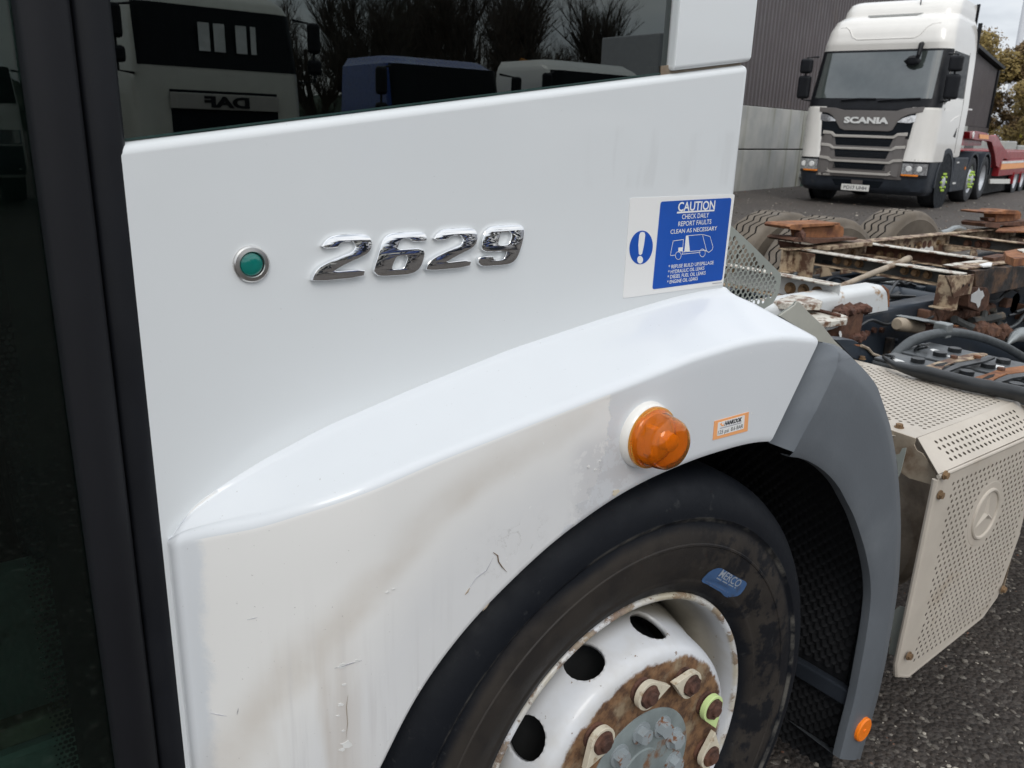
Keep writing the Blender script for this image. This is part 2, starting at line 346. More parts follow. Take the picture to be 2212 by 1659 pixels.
def stones():
    t = NT('loose_stones')
    v = t.voro(31, out='Color'); s = t.n.new('ShaderNodeSeparateColor'); t.l.new(v, s.inputs[0])
    c = t.mix(s.outputs[0], (.05, .043, .037), (.16, .14, .118)); c = t.mix(t.rng(s.outputs[1], .84, .90), c, (.42, .38, .32)); c = t.mix(t.rng(s.outputs[2], .93, .95), c, (.22, .11, .07))
    t.set('Base Color', c); t.set('Roughness', .75); t.bump(t.noise(200, 3, .6), .4, .002); return t.m
M['stones'] = stones()
def concrete():
    t = NT('stained_concrete_panel')
    st = t.noise(2.2, 6, .6, t.scale(t.obj, (1, 1, .07))); n = t.noise(1.3, 5, .6)
    c = t.mix(t.rng(n, .3, .7), (.38, .39, .38), (.50, .50, .47))
    c = t.mix(t.rng(st, .50, .70, 0, .8), c, (.20, .20, .11))
    c = t.mix(t.rng(t.noise(9, 4, .6, t.scale(t.obj, (1, 1, .05))), .55, .72, 0, .5), c, (.48, .47, .44))
    t.set('Base Color', c); t.set('Roughness', .8); t.bump(t.noise(25, 5, .6), .2, .01); return t.m
M['concrete'] = concrete()
def leaf(name, a, b, c3):
    t = NT(name); n = t.noise(.9, 3, .6); f = t.noise(14, 2, .5)
    c = t.mix(t.rng(n, .35, .65), a, b); c = t.mix(t.rng(f, .5, .75), c, c3)
    t.set('Base Color', c); t.set('Roughness', .75); return t.m
M['leaf_autumn'] = leaf('autumn_leaves', (.22, .155, .045), (.30, .215, .06), (.13, .11, .045))
M['leaf_brown'] = leaf('brown_leaves', (.17, .11, .05), (.23, .15, .065), (.11, .085, .045))
M['leaf_green'] = leaf('dark_evergreen', (.028, .045, .028), (.05, .07, .04), (.02, .03, .02))
M['bark'] = simple('bark', (.085, .07, .055), .9, var=.3, bump=.5, bs=30)
M['bark_pale'] = simple('pale_bark', (.30, .26, .20), .9, var=.2)
M['turbine'] = simple('pale_mast_paint', (.72, .74, .78), .5, var=.02)

# ------------------------------------------------------------------ mesh helpers
class MB:
    def __init__(s): s.v = []; s.f = []
    def add(s, vs_, fs):
        o = len(s.v); s.v += [tuple(p) for p in vs_]; s.f += [tuple(i + o for i in f) for f in fs]; return s
    def box(s, lo, hi, m=None):
        x0, y0, z0 = lo; x1, y1, z1 = hi
        v = [Vector(p) for p in ((x0, y0, z0), (x1, y0, z0), (x1, y1, z0), (x0, y1, z0), (x0, y0, z1), (x1, y0, z1), (x1, y1, z1), (x0, y1, z1))]
        if m: v = [m @ p for p in v]
        return s.add(v, ((0, 3, 2, 1), (4, 5, 6, 7), (0, 1, 5, 4), (1, 2, 6, 5), (2, 3, 7, 6), (3, 0, 4, 7)))
    def tube(s, pts, r, n=8, caps=True):
        pts = [Vector(p) for p in pts]; rs = r if isinstance(r, (list, tuple)) else [r] * len(pts)
        rings = []; up = None
        for i, p in enumerate(pts):
            t = (pts[min(i + 1, len(pts) - 1)] - pts[max(i - 1, 0)]).normalized()
            if up is None: up = t.orthogonal().normalized()
            up = (up - t * up.dot(t)).normalized(); w = t.cross(up)
            rings.append([p + (up * cos(2 * pi * k / n) + w * sin(2 * pi * k / n)) * rs[i] for k in range(n)])
        v = [q for g in rings for q in g]; f = []
        for i in range(len(pts) - 1):
            for k in range(n):
                a = i * n + k; b = i * n + (k + 1) % n; f.append((a, b, b + n, a + n))
        if caps: f += [tuple(reversed(range(n))), tuple(range((len(pts) - 1) * n, len(pts) * n))]
        return s.add(v, f)
    def lathe(s, prof, n=48, c=(0, 0, 0), a0=0.0, a1=2 * pi, phase=0.0):
        """profile of (r, y) turned about the y axis through c"""
        full = abs(a1 - a0 - 2 * pi) < 1e-6; m = n if full else n + 1; v = []; f = []
        for i in range(m):
            a = a0 + (a1 - a0) * i / n + phase
            for (r, y) in prof: v.append((c[0] + r * cos(a), c[1] + y, c[2] + r * sin(a)))
        k = len(prof)
        for i in range(n):
            j = (i + 1) % m
            for q in range(k - 1): f.append((i * k + q, j * k + q, j * k + q + 1, i * k + q + 1))
        return s.add(v, f)
    def grid(s, fn, nu, nv):
        v = [fn(i / nu, j / nv) for i in range(nu + 1) for j in range(nv + 1)]
        f = [(i * (nv + 1) + j, (i + 1) * (nv + 1) + j, (i + 1) * (nv + 1) + j + 1, i * (nv + 1) + j + 1) for i in range(nu) for j in range(nv)]
        return s.add(v, f)
    def prism(s, pts, d):
        """closed polygon (3D points) given thickness by vector d"""
        pts = [Vector(p) for p in pts]; n = len(pts); d = Vector(d)
        tri = tessellate_polygon([pts]); v = pts + [p + d for p in pts]
        f = [t for t in tri] + [tuple(i + n for i in reversed(t)) for t in tri] + [(i, (i + 1) % n, (i + 1) % n + n, i + n) for i in range(n)]
        return s.add(v, f)
    def prismn(s, pts, d):
        pts = [Vector(p) for p in pts]; n = len(pts); d = Vector(d)
        return s.add(pts + [p + d for p in pts], [tuple(range(n)), tuple(reversed(range(n, 2 * n)))] + [(i, (i + 1) % n, (i + 1) % n + n, i + n) for i in range(n)])
    def hexp(s, c, ax, r, h, n=6, ph=0.0, r2=None):
        c = Vector(c); ax = Vector(ax).normalized(); u = ax.orthogonal().normalized(); w = ax.cross(u); r2 = r if r2 is None else r2
        v = [c + (u * cos(2 * pi * k / n + ph) + w * sin(2 * pi * k / n + ph)) * r for k in range(n)] + [c + ax * h + (u * cos(2 * pi * k / n + ph) + w * sin(2 * pi * k / n + ph)) * r2 for k in range(n)]
        return s.add(v, [tuple(reversed(range(n))), tuple(range(n, 2 * n))] + [(k, (k + 1) % n, (k + 1) % n + n, k + n) for k in range(n)])
    def blob(s, c, r, seed=0, n=1, sq=(1, 1, 1)):
        bm = bmesh.new(); bmesh.ops.create_icosphere(bm, subdivisions=n, radius=1.0)
        vv = []
        for q in bm.verts:
            k = 1 + .35 * noise.noise(q.co * 1.7 + Vector((seed * 3.1, seed, 0)))
            vv.append((c[0] + q.co.x * r * k * sq[0], c[1] + q.co.y * r * k * sq[1], c[2] + q.co.z * r * k * sq[2]))
        ff = [tuple(x.index for x in fc.verts) for fc in bm.faces]; bm.free(); return s.add(vv, ff)

def mesh(name, mb, mat, smooth=False):
    me = bpy.data.meshes.new(name); me.from_pydata(mb.v, [], mb.f); me.validate(); me.update()
    bm = bmesh.new(); bm.from_mesh(me); bmesh.ops.recalc_face_normals(bm, faces=bm.faces); bm.to_mesh(me); bm.free()
    if mat: me.materials.append(mat if not isinstance(mat, str) else M[mat])
    if smooth:
        me.polygons.foreach_set('use_smooth', [True] * len(me.polygons))
    me.update(); return me
def obj(name, mb, mat, parent=None, smooth=False, bevel=0.0, seg=2, loc=None, auto=35, weld=False, label=None, hard=False):
    me = mb if isinstance(mb, bpy.types.Mesh) else mesh(name, mb, mat, smooth)
    o = bpy.data.objects.new(name, me); COL.objects.link(o)
    if parent: o.parent = parent
    if loc is not None: o.location = loc
    if bevel:
        b = o.modifiers.new('bevel', 'BEVEL'); b.width = bevel; b.segments = seg; b.limit_method = 'ANGLE'; b.angle_limit = radians(30)
        if hard: b.harden_normals = True; me.polygons.foreach_set('use_smooth', [True] * len(me.polygons)); me.update()
    if smooth and auto < 180: split_edges(me, auto)
    if label: o['label'] = label
    return o
def split_edges(me, ang):
    me.set_sharp_from_angle(angle=radians(ang))
def thing(name, label, cat, loc=(0, 0, 0), rotz=0.0, group=None):
    o = bpy.data.objects.new(name, None); COL.objects.link(o); o.location = loc; o.rotation_euler = (0, 0, rotz); o.empty_display_size = .2
    o['label'] = label; o['category'] = cat
    if group: o['group'] = group
    return o
def tag(o, label, cat, group=None):
    o['label'] = label; o['category'] = cat
    if group: o['group'] = group
    return o
def struct(o): o['kind'] = 'structure'; return o
def kids(o): return [c for c in bpy.data.objects if c.parent == o]
def dup(root, loc=None, rotz=None, label=None):
    r = root.copy(); COL.objects.link(r)
    if loc is not None: r.location = loc
    if rotz is not None: r.rotation_euler = (0, 0, rotz)
    if label: r['label'] = label
    for ch in kids(root):
        c = ch.copy(); COL.objects.link(c); c.parent = r
        for g in kids(ch):
            d = g.copy(); COL.objects.link(d); d.parent = c
    return r

def curve_mesh(splines, extrude=0.0, bevel=0.0, res=2):
    cu = bpy.data.curves.new('c', 'CURVE'); cu.dimensions = '2D'; cu.fill_mode = 'BOTH'; cu.extrude = extrude; cu.bevel_depth = bevel; cu.bevel_resolution = res
    for pts in splines:
        sp = cu.splines.new('POLY'); sp.points.add(len(pts) - 1); sp.use_cyclic_u = True
        for i, p in enumerate(pts): sp.points[i].co = (p[0], p[1], 0, 1)
    o = bpy.data.objects.new('c', cu); COL.objects.link(o)
    dg = bpy.context.evaluated_depsgraph_get(); me = bpy.data.meshes.new_from_object(o.evaluated_get(dg))
    bpy.data.objects.remove(o); bpy.data.curves.remove(cu)
    mb = MB(); mb.v = [tuple(v.co) for v in me.vertices]; mb.f = [tuple(p.vertices) for p in me.polygons]
    bpy.data.meshes.remove(me); return mb
_tcache = {}
def text_mb(body, extrude=0.0, bold=0.0, shear=0.0, spacing=1.0):
    key = (body, extrude, bold, shear, spacing)
    if key not in _tcache:
        cu = bpy.data.curves.new('t', 'FONT'); cu.body = body; cu.size = 1.0; cu.extrude = extrude; cu.offset = bold; cu.shear = shear; cu.space_character = spacing; cu.resolution_u = 3
        o = bpy.data.objects.new('t', cu); COL.objects.link(o); dg = bpy.context.evaluated_depsgraph_get()
        me = bpy.data.meshes.new_from_object(o.evaluated_get(dg)); bpy.data.objects.remove(o); bpy.data.curves.remove(cu)
        _tcache[key] = ([tuple(v.co) for v in me.vertices], [tuple(p.vertices) for p in me.polygons]); bpy.data.meshes.remove(me)
    return _tcache[key]
def text_fit(name, body, P0, P1, caph, out, mat, parent, thick=.0, bold=.0, shear=0.0, drape=None, spacing=1.0):
    """flat lettering whose baseline runs P0->P1 (world), capital height caph, standing off along 'out'"""
    v, f = text_mb(body, 0.0, bold, shear, spacing)
    xs = [p[0] for p in v]; x0, x1 = min(xs), max(xs); ys = [p[1] for p in v]; yb, yt = 0.0, .70
    P0 = Vector(P0); P1 = Vector(P1); ex = (P1 - P0); L = ex.length; ex.normalize(); out = Vector(out).normalized(); ey = out.cross(ex).normalized()
    mb = MB(); vv = []
    for p in v:
        q = P0 + ex * ((p[0] - x0) / (x1 - x0) * L) + ey * ((p[1] - yb) / (yt - yb) * caph)
        if drape: q = drape(q)
        vv.append(q)
    if thick:
        n = len(vv); mb.add(vv + [q + out * thick for q in vv], [tuple(reversed(t)) for t in f] + [tuple(i + n for i in t) for t in f])
        ed = {}
        for t in f:
            for i in range(len(t)): a, b = t[i], t[(i + 1) % len(t)]; ed[(a, b)] = ed.get((a, b), 0) + 1
        mb.f += [(a, b, b + n, a + n) for (a, b) in ed if (b, a) not in ed]
        o = obj(name, mb, mat, parent)
    else:
        mb.add(vv, f); me = bpy.data.meshes.new(name); me.from_pydata(mb.v, [], mb.f); me.materials.append(M[mat]); o = bpy.data.objects.new(name, me); COL.objects.link(o); o.parent = parent
    return o
OUT = Vector((0, -1, 0))
def group_part(name, parent, loc=(0, 0, 0)):
    o = bpy.data.objects.new(name, None); COL.objects.link(o); o.parent = parent; o.location = loc; o.empty_display_size = .1; return o
# ================================================================== LARGE STRUCTURE
def ground_z(x, y):
    d = hypot(max(0, x), max(0, y + .86))
    t = min(1, max(0, (d - 6) / 9)); return .22 * t * t * (3 - 2 * t)
mb = MB()
xs = [-260, -120, -60, -30] + [-20 + i * 2 for i in range(31)] + [50, 70, 110, 180, 300, 420]
ys = [-260, -120, -60, -30] + [-20 + i * 2 for i in range(26)] + [40, 60, 100, 180, 320]
mb.v = [(x, y, ground_z(x, y)) for x in xs for y in ys]
k = len(ys); mb.f = [(i * k + j, (i + 1) * k + j, (i + 1) * k + j + 1, i * k + j + 1) for i in range(len(xs) - 1) for j in range(k - 1)]
struct(obj('gravel_ground', mb, 'gravel', smooth=True, auto=180))

# loose stones lying on the gravel, thickest where the photograph sees them close up
mb = MB(); rs = random.Random(3)
ico = [(-.53, 0, .85), (.53, 0, .85), (-.53, 0, -.85), (.53, 0, -.85), (0, .85, .53), (0, .85, -.53), (0, -.85, .53), (0, -.85, -.53), (.85, .53, 0), (-.85, .53, 0), (.85, -.53, 0), (-.85, -.53, 0)]
icf = [(0, 4, 1), (0, 9, 4), (9, 5, 4), (4, 5, 8), (4, 8, 1), (8, 10, 1), (8, 3, 10), (5, 3, 8), (5, 2, 3), (2, 7, 3), (7, 10, 3), (7, 6, 10), (7, 11, 6), (11, 0, 6), (0, 1, 6), (6, 1, 10), (9, 0, 11), (9, 11, 2), (9, 2, 5), (7, 2, 11)]
def stone(x, y, r):
    a = rs.random() * 6.28; sx, sy, sz = r * rs.uniform(.8, 1.4), r * rs.uniform(.6, 1.0), r * rs.uniform(.35, .6); z = ground_z(x, y)
    mb.add([(x + (p[0] * sx * cos(a) - p[1] * sy * sin(a)) * rs.uniform(.85, 1.15), y + (p[0] * sx * sin(a) + p[1] * sy * cos(a)) * rs.uniform(.85, 1.15), z + p[2] * sz + sz * .25) for p in ico], icf)
for _ in range(9000): stone(rs.uniform(1.0, 4.2), rs.uniform(-1.4, 1.6), .0022 + .008 * rs.random() ** 3)
for _ in range(420): stone(rs.uniform(1.2, 4.5), rs.uniform(-1.6, 1.5), .006 + .009 * rs.random() ** 2)
for _ in range(2600): stone(rs.uniform(5, 20), rs.uniform(3, 13), .010 + .022 * rs.random() ** 3)
o = obj('loose_stones', mb, 'stones'); o['kind'] = 'stuff'

# ---------------------------------------------------------------- shed
P0 = Vector((16.6, 12.0, 0)); H_ = Vector((.974, .224, 0)).normalized(); N_ = Vector((-H_.y, H_.x, 0))
SZ = atan2(H_.y, H_.x)
shed = thing('storage_shed', 'dark brown corrugated shed on a stained concrete base behind the white tractor unit', 'building', P0, SZ)
# local axes: x along the wall, y inward
def eave(s): return 5.7 if s < 11.5 else 5.78 + (s - 11.5) * (4.62 - 5.78) / 13.65
mb = MB(); s = -9.0; pitch = .20; i = 0
tops = []
vv = []
while s < 25.3:
    for ds, dy in ((0, 0), (.075, 0), (.10, .035), (.175, .035)):
        vv.append((min(s + ds, 25.3), -.035 + dy))
    s += pitch
n = len(vv)
mb.v = [(a, b, 2.16 + .0) for a, b in vv] + [(a, b, eave(a)) for a, b in vv]
mb.f = [(q, q + 1, q + 1 + n, q + n) for q in range(n - 1)]
obj('corrugated_cladding', mb, 'corrugated', shed)
# gable side and rear cladding, roof sheet
mb = MB(); mb.box((25.3, -.04, .1), (25.36, 14, 4.6)); mb.box((-9, .06, .1), (-8.94, 14, 5.6)); mb.box((-9, 13.9, .1), (25.3, 14, 4.6)); obj('side_cladding', mb, 'corrugated', shed)
mb = MB(); pr = [(-9.3, 5.72), (11.5, 5.80), (25.55, 4.66), (25.55, 4.78), (11.5, 5.93), (-9.3, 5.85)]
mb.prism([(a, -.25, b) for a, b in pr], (0, 14.4, 0)); obj('roof', mb, 'black_plastic', shed)
mb = MB(); mb.box((25.18, -.09, 1.9), (25.42, .03, 4.64)); obj('corner_flashing', mb, 'black_plastic', shed)
pm = mesh('concrete_panel', MB().box((0, -.10, 0), (6.0, .10, .955)), 'concrete')
for col_i, sx in enumerate((-8.9, -2.85, 3.2, 9.25, 15.3)):
    for zz in (.2, 1.185):
        o = bpy.data.objects.new('concrete_panel', pm); COL.objects.link(o); o.parent = shed; o.location = (sx, 0, zz)
        b = o.modifiers.new('b', 'BEVEL'); b.width = .012
mb = MB(); mb.box((21.4, -.10, .2), (25.3, .10, 2.14)); obj('end_panel', mb, 'corrugated', shed)
dp = obj('downpipe', MB().tube([(3.46, -.17, .2), (3.46, -.17, 2.06), (3.46, -.10, 2.2)], .045, 8), 'pipe_green', shed, smooth=True)
for z in (.5, 1.02, 1.52, 2.0): obj('pipe_bracket', MB().box((3.36, -.22, z - .05), (3.56, -.10, z + .05)), 'galv', dp)

# far concrete wall and far mast
for i, (x, y, w, hgt) in enumerate(((38.0, 18.0, 3.2, 1.50), (40.6, 15.9, 3.0, 1.34), (42.8, 13.8, 5, 1.34))):
    o = obj('concrete_block', MB().box((-.0, 0, 0), (w, .6, hgt)), 'concrete', bevel=.05, loc=(x, y, .1)); o.rotation_euler = (0, 0, -.75 + .03 * i)
    tag(o, ('pale concrete wall block nearest the red trailer, standing below the autumn trees', 'middle pale concrete wall block below the autumn trees', 'pale concrete wall block furthest right below the autumn trees')[i], 'wall block', 'concrete blocks beyond the trailer')
mt = at_x((2177, 235), 150.0)
mb = MB(); mb.tube([(0, 0, -25), (0, 0, 0), (-1.4, .9, 55)], [.60, .55, .22], 16)
o = obj('white_mast', mb, 'turbine', smooth=True, loc=mt); tag(o, 'tall pale tapering mast far away against the sky above the autumn trees', 'mast')

# ================================================================== THE WHITE TRUCK IN FRONT
truck = thing('refuse_truck_chassis', 'white truck filling the picture, chrome 2629 badge, caution sticker and bare rusty chassis behind', 'truck')
XL, XR = .197, 1.103
def belt(x): return 1.4835 + (x - .196) * .1425

# --- upper side panel
pan = [(XL - .016, 0, .30), (.30, 0, .30), (.30, 0, .9), (.55, 0, 1.12), (1.02, 0, 1.18), (XR, 0, 1.262), (XR, 0, belt(XR)), (XL - .016, 0, belt(XL - .016))]
panel = obj('side_panel', MB().prism(pan, (0, .05, 0)), 'white', truck, bevel=.011, seg=6, hard=True)
# corner panel above the gap, right of the window
cp = [(.9345, 0, belt(.9345) + .004), (XR, 0, belt(XR) + .0035), (1.102, 0, 2.45), (.9345, 0, 2.45)]
obj('corner_panel', MB().prism(cp, (0, .05, 0)), 'white', truck, bevel=.006, seg=4, hard=True)
# black closing strip seen in the panel gap
obj('gap_seal', MB().prism([(.92, .012, belt(.92) - .008), (1.095, .012, belt(1.095) - .008), (1.095, .012, belt(1.095) + .012), (.92, .012, belt(.92) + .012)], (0, .01, 0)), 'beige_dirty', truck)
# --- side window
win = [(XL, .014, belt(XL) - .01), (.932, .014, belt(.932) - .01), (.932, .014, 2.30), (XL, .014, 2.30)]
w_o = obj('side_window', MB().prism(win, (0, .006, 0)), 'glass', truck)
obj('window_edge', MB().prism([(XL, .0125, belt(XL) + .001), (.932, .0125, belt(.932) + .001), (.932, .0125, belt(.932) + .003), (XL, .0125, belt(XL) + .003)], (0, .0012, 0)), 'glass_rim', w_o)
obj('header_panel', MB().box((-.72, 0, 2.305), (.9335, .05, 2.6)), 'white', truck, bevel=.01)

# --- seals: two broad upright rubber bands with a step between them
def band(name, x0, x1, y0, y1, z0=.25, z1=2.4, mat='black_seal', sag=0.0):
    mb = MB(); prof = [(x0, y1), (x0, y0 + .006), (x0 + .004, y0 + .0015), ((x0 + x1) / 2, y0 - sag), (x1 - .004, y0 + .0015), (x1, y0 + .006), (x1, y1)]
    n = len(prof)
    for z in (z0, z1): mb.v += [(a, b, z) for a, b in prof]
    mb.f = [(i, i + 1, i + 1 + n, i + n) for i in range(n - 1)] + [tuple(range(n)), tuple(range(n, 2 * n))]
    return obj(name, mb, mat, truck, smooth=True, auto=50)
band('door_seal', .119, .1615, -.009, .045, sag=.002)
band('pillar_trim', .1635, .1965, -.0012, .045, mat='black_plastic')
obj('seal_groove', MB().box((.1610, .006, .25), (.1640, .04, 2.4)), 'interior', truck)
obj('seal_ridge', MB().tube([(.143, -.0076, .25), (.1435, -.0076, 1.2)], .0009, 6), 'black_seal', truck)

# --- glazed door left of the seals
dg_ = obj('door_glass', MB().box((-.70, .012, .42), (.1185, .018, 2.3)), 'door_glass', truck)
mb = MB(); mb.box((.085, .0185, .42), (.1185, .021, 2.3))
mb.box((-.70, .0185, .42), (.085, .021, .46))
obj('printed_border', mb, 'interior', dg_)
mb = MB()
for r_ in range(250):
    for c_ in range(4):
        z = .47 + r_ * .0062; x = .0835 - c_ * .0054 - (.0027 if r_ % 2 else 0); rad = (.0029, .0025, .002, .0013)[c_]
        mb.add([(x + rad * cos(k * pi / 3), .0195, z + rad * sin(k * pi / 3)) for k in range(6)], [tuple(range(6))])
o = obj('printed_dots', mb, 'interior', dg_); o['kind'] = 'stuff'
obj('door_frame', MB().box((-.74, .0, .38), (-.70, .045, 2.4)), 'black_plastic', truck)
# --- cab shell and what little shows inside
mb = MB(); mb.box((-.74, .05, 2.45), (1.10, 2.26, 2.65)); mb.box((1.04, .05, .95), (1.10, 2.26, 2.45)); mb.box((-.74, 2.2, .5), (1.04, 2.26, 2.45)); mb.box((-.80, .05, .4), (-.742, 2.26, 1.2)); mb.box((-.80, .05, 2.1), (-.742, 2.26, 2.65))
obj('cab_shell', mb, 'white_clean', truck, bevel=.02)
obj('windscreen', MB().box((-.785, .06, 1.2), (-.77, 2.25, 2.1)), 'glass', truck)
mb = MB(); mb.box((-.735, .052, .36), (1.035, 2.19, .42)); mb.box((1.0, .055, .42), (1.035, 2.19, 2.44)); mb.box((.215, .055, .42), (1.0, .10, 1.44)); mb.box((-.73, 2.15, .42), (1.0, 2.195, 2.44)); mb.box((-.7, .07, 2.40), (1.0, 2.15, 2.445))
obj('cab_lining', mb, 'interior', truck)
obj('door_step', MB().box((-.5, .10, .70), (.205, .60, .80)), 'pale_step', truck, bevel=.01)
obj('step_edge', MB().box((-.5, .075, .825), (.205, .099, .850)), 'beige_dirty', truck, bevel=.003)
mb = MB(); mb.box((.1, .5, .8), (.62, 1.0, 1.12)); mb.box((.52, .5, 1.12), (.68, 1.0, 1.85)); obj('cab_seat', mb, 'dark_plastic', truck, bevel=.05, seg=3)
obj('dashboard', MB().box((-.72, .5, .9), (-.35, 2.1, 1.3)), 'dark_plastic', truck, bevel=.04, seg=3)

# --- fender with its ledge
def interp(tab, x):
    for (a, b), (c, d) in zip(tab, tab[1:]):
        if x <= c: return b + (d - b) * (x - a) / (c - a) if x > a else b
    return tab[-1][1]
FY = -.12
top_px = [(372, 1162), (380, 1130), (400, 1108), (450, 1070), (560, 1000), (700, 925), (900, 838), (1100, 757), (1300, 690), (1450, 645), (1530, 627), (1567, 623)]
cre_px = [(372, 1170), (400, 1156), (450, 1146), (549, 1130), (649, 1098), (801, 1047), (952, 984), (1103, 926), (1254, 868), (1400, 812), (1500, 772), (1600, 741), (1647, 731), (1703, 725), (1776, 733)]
def fy(x):      # plan depth of the flare: shallow at the front corner, full depth over the wheel
    q = min(1.0, max(0.0, (x - .203) / .20)); return -.018 + (FY + .018) * (1 - (1 - q) ** 1.7)
def on_side(q):
    y = FY
    for _ in range(40): y = .5 * y + .5 * fy(at_y(q, y).x)
    return at_y(q, y)
top_c = sorted((p.x, p.z) for p in (at_y(q, 0) for q in top_px))
cre_c = sorted((p.x, p.z) for p in (on_side(q) for q in cre_px))
def smooth_tab(tab, n=90):
    # resample by Catmull-Rom in x
    xs = [tab[0][0] + (tab[-1][0] - tab[0][0]) * i / n for i in range(n + 1)]
    z = [interp(tab, x) for x in xs]
    for _ in range(3): z = [z[0]] + [(z[i - 1] + 2 * z[i] + z[i + 1]) / 4 for i in range(1, n)] + [z[-1]]
    return list(zip(xs, z))
top_c = smooth_tab(top_c); cre_c = smooth_tab(cre_c)
WX, WZ = .861, .50
NS = 150
T0 = .07
def corner(q):      # small radius from the panel out to the face of the fender
    a, b, c = (XL - .001, 0.0), (XL - .001, -.017), (.206, fy(.206))
    return tuple(a[i] * (1 - q) ** 2 + b[i] * 2 * q * (1 - q) + c[i] * q * q for i in (0, 1))
def fender_top(t):
    x = XL + (XR - XL) * t ** 1.15; return Vector((x, 0, interp(top_c, x)))
def fender_cre(t):
    if t < T0:
        x, y = corner(t / T0); z0_ = interp(top_c, XL) - .004; z1_ = interp(cre_c, .206); return Vector((x, y, z0_ + (z1_ - z0_) * (t / T0) ** .6))
    x = .206 + (1.207 - .206) * ((t - T0) / (1 - T0)) ** 1.1; return Vector((x, fy(x), interp(cre_c, x)))
ARCH = [(60, .590), (64.9, .5865), (68.1, .579), (77, .5555), (86, .5405), (91.5, .5350), (99.6, .5305), (108.3, .5270), (122, .5278), (131.7, .5345), (141, .5385), (151, .5365), (165, .534), (176, .532)]
def fender_bot(t):
    tb = .26
    if t < T0: x, y = corner(t / T0); return Vector((x, y, .33))
    if t < .12: x = .206 + (.34 - .206) * (t - T0) / (.12 - T0); return Vector((x, fy(x), .33))
    if t < tb: return Vector((.34, fy(.34), .33)).lerp(Vector((WX - .532 * cos(radians(6)), fy(.34), WZ + .532 * sin(radians(6)))), (t - .12) / (tb - .12))
    a = radians(174 + (65 - 174) * ((t - tb) / (1 - tb))); u = (t - tb) / (1 - tb)
    r = sum(interp(ARCH, math.degrees(a) + d_) for d_ in (-3, -1.5, 0, 1.5, 3)) / 5 if u < .97 else interp(ARCH, math.degrees(a)); x = WX + r * cos(a)
    return Vector((x, fy(x), WZ + r * sin(a)))
mb = MB(); rows = None
for i in range(NS + 1):
    t = i / NS
    T = fender_top(t); Cc = fender_cre(t); Bt = fender_bot(t)
    row = [Vector((T.x, .02, T.z + .004)), T + Vector((0, -.001, .001))]
    # concave foot, ledge, convex crease
    L = Cc - T
    row += [T + L * .05 + Vector((0, 0, -.002)), T + L * .12 + Vector((0, 0, -.0025))]
    row += [T + L * f for f in (.3, .5, .7, .84)]
    dn = (Bt - Cc); dnl = min(.022, dn.length * .3); dnn = dn.normalized()
    A0 = Cc - L.normalized() * min(.013, L.length * .3); B0 = Cc + dnn * min(.012, .004 + L.length * .3)
    for q in (0, .2, .4, .6, .8, 1): row.append(A0 * (1 - q) ** 2 + Cc * 2 * q * (1 - q) + B0 * q * q)
    for q in (.1, .25, .4, .6, .8, .93): pq = B0.lerp(Bt, q); pq.y = fy(pq.x) if t >= T0 else pq.y; row.append(pq)
    row += [Bt + (Cc - Bt).normalized() * .006, Bt + Vector((0, .002, 0)), Bt + Vector((0, .006, 0)) + (Bt - Vector((WX, FY, WZ))).normalized() * .001, Bt + Vector((0, .045, 0)) + ((Bt - Vector((WX, FY, WZ))).normalized() * .006 if t > .26 else Vector((0, 0, 0)))]
    mb.v += row; k = len(row)
mb.f = [(i * k + j, (i + 1) * k + j, (i + 1) * k + j + 1, i * k + j + 1) for i in range(NS) for j in range(k - 1)]
# right end closes inward
end = mb.v[NS * k:(NS + 1) * k]; o1 = len(mb.v); mb.v += [(p[0] - .002, min(.03, p[1] + .05), p[2] - .001) for p in end]
for j in range(k - 1): mb.f.append((NS * k + j, o1 + j, o1 + j + 1, NS * k + j + 1))
mb.v = [tuple(p) for p in mb.v]
fender = obj('front_fender', mb, 'fender', truck, smooth=True, auto=70)

# --- badge digits
digits = dict(
 a=('2', [[(742,355),(765,318),(800,293),(850,281),(985,275),(1022,282),(1045,300),(1049,325),(1043,352),(1028,380),(995,402),(850,468),(790,511),(1000,492),(989,533),(678,563),(688,525),(712,488),(760,455),(900,397),(935,378),(950,355),(950,330),(938,315),(898,312),(862,320),(845,335),(833,352)]]),
 b=('6', [[(1388,311),(1303,315),(1300,300),(1270,293),(1240,298),(1218,320),(1199,372),(1335,361),(1364,368),(1373,392),(1357,450),(1337,485),(1305,508),(1255,520),(1110,529),(1077,521),(1063,500),(1068,465),(1098,375),(1118,325),(1140,292),(1170,275),(1210,267),(1350,260),(1380,270),(1391,290)],
          [(1195,412),(1215,401),(1258,398),(1271,405),(1271,422),(1252,475),(1235,490),(1182,494),(1168,488),(1168,470)]]),
 c=('2', [[(1442,306),(1460,275),(1490,252),(1530,242),(1650,236),(1686,242),(1704,260),(1704,300),(1690,335),(1660,360),(1560,408),(1487,453),(1661,434),(1650,471),(1385,496),(1393,462),(1420,430),(1470,400),(1590,346),(1610,332),(1620,305),(1618,286),(1603,276),(1565,273),(1535,283),(1520,301)]]),
 d=('9', [[(1716,455),(1711,430),(1722,415),(1795,408),(1800,428),(1815,437),(1850,435),(1870,425),(1880,405),(1890,370),(1772,378),(1744,372),(1733,350),(1738,310),(1755,265),(1780,238),(1820,223),(1960,215),(1990,223),(1999,250),(1985,310),(1960,385),(1940,425),(1915,447),(1880,458),(1747,467),(1728,464)],
          [(1850,260),(1870,254),(1905,252),(1921,258),(1922,275),(1908,325),(1890,340),(1848,343),(1832,336),(1833,315)]]))
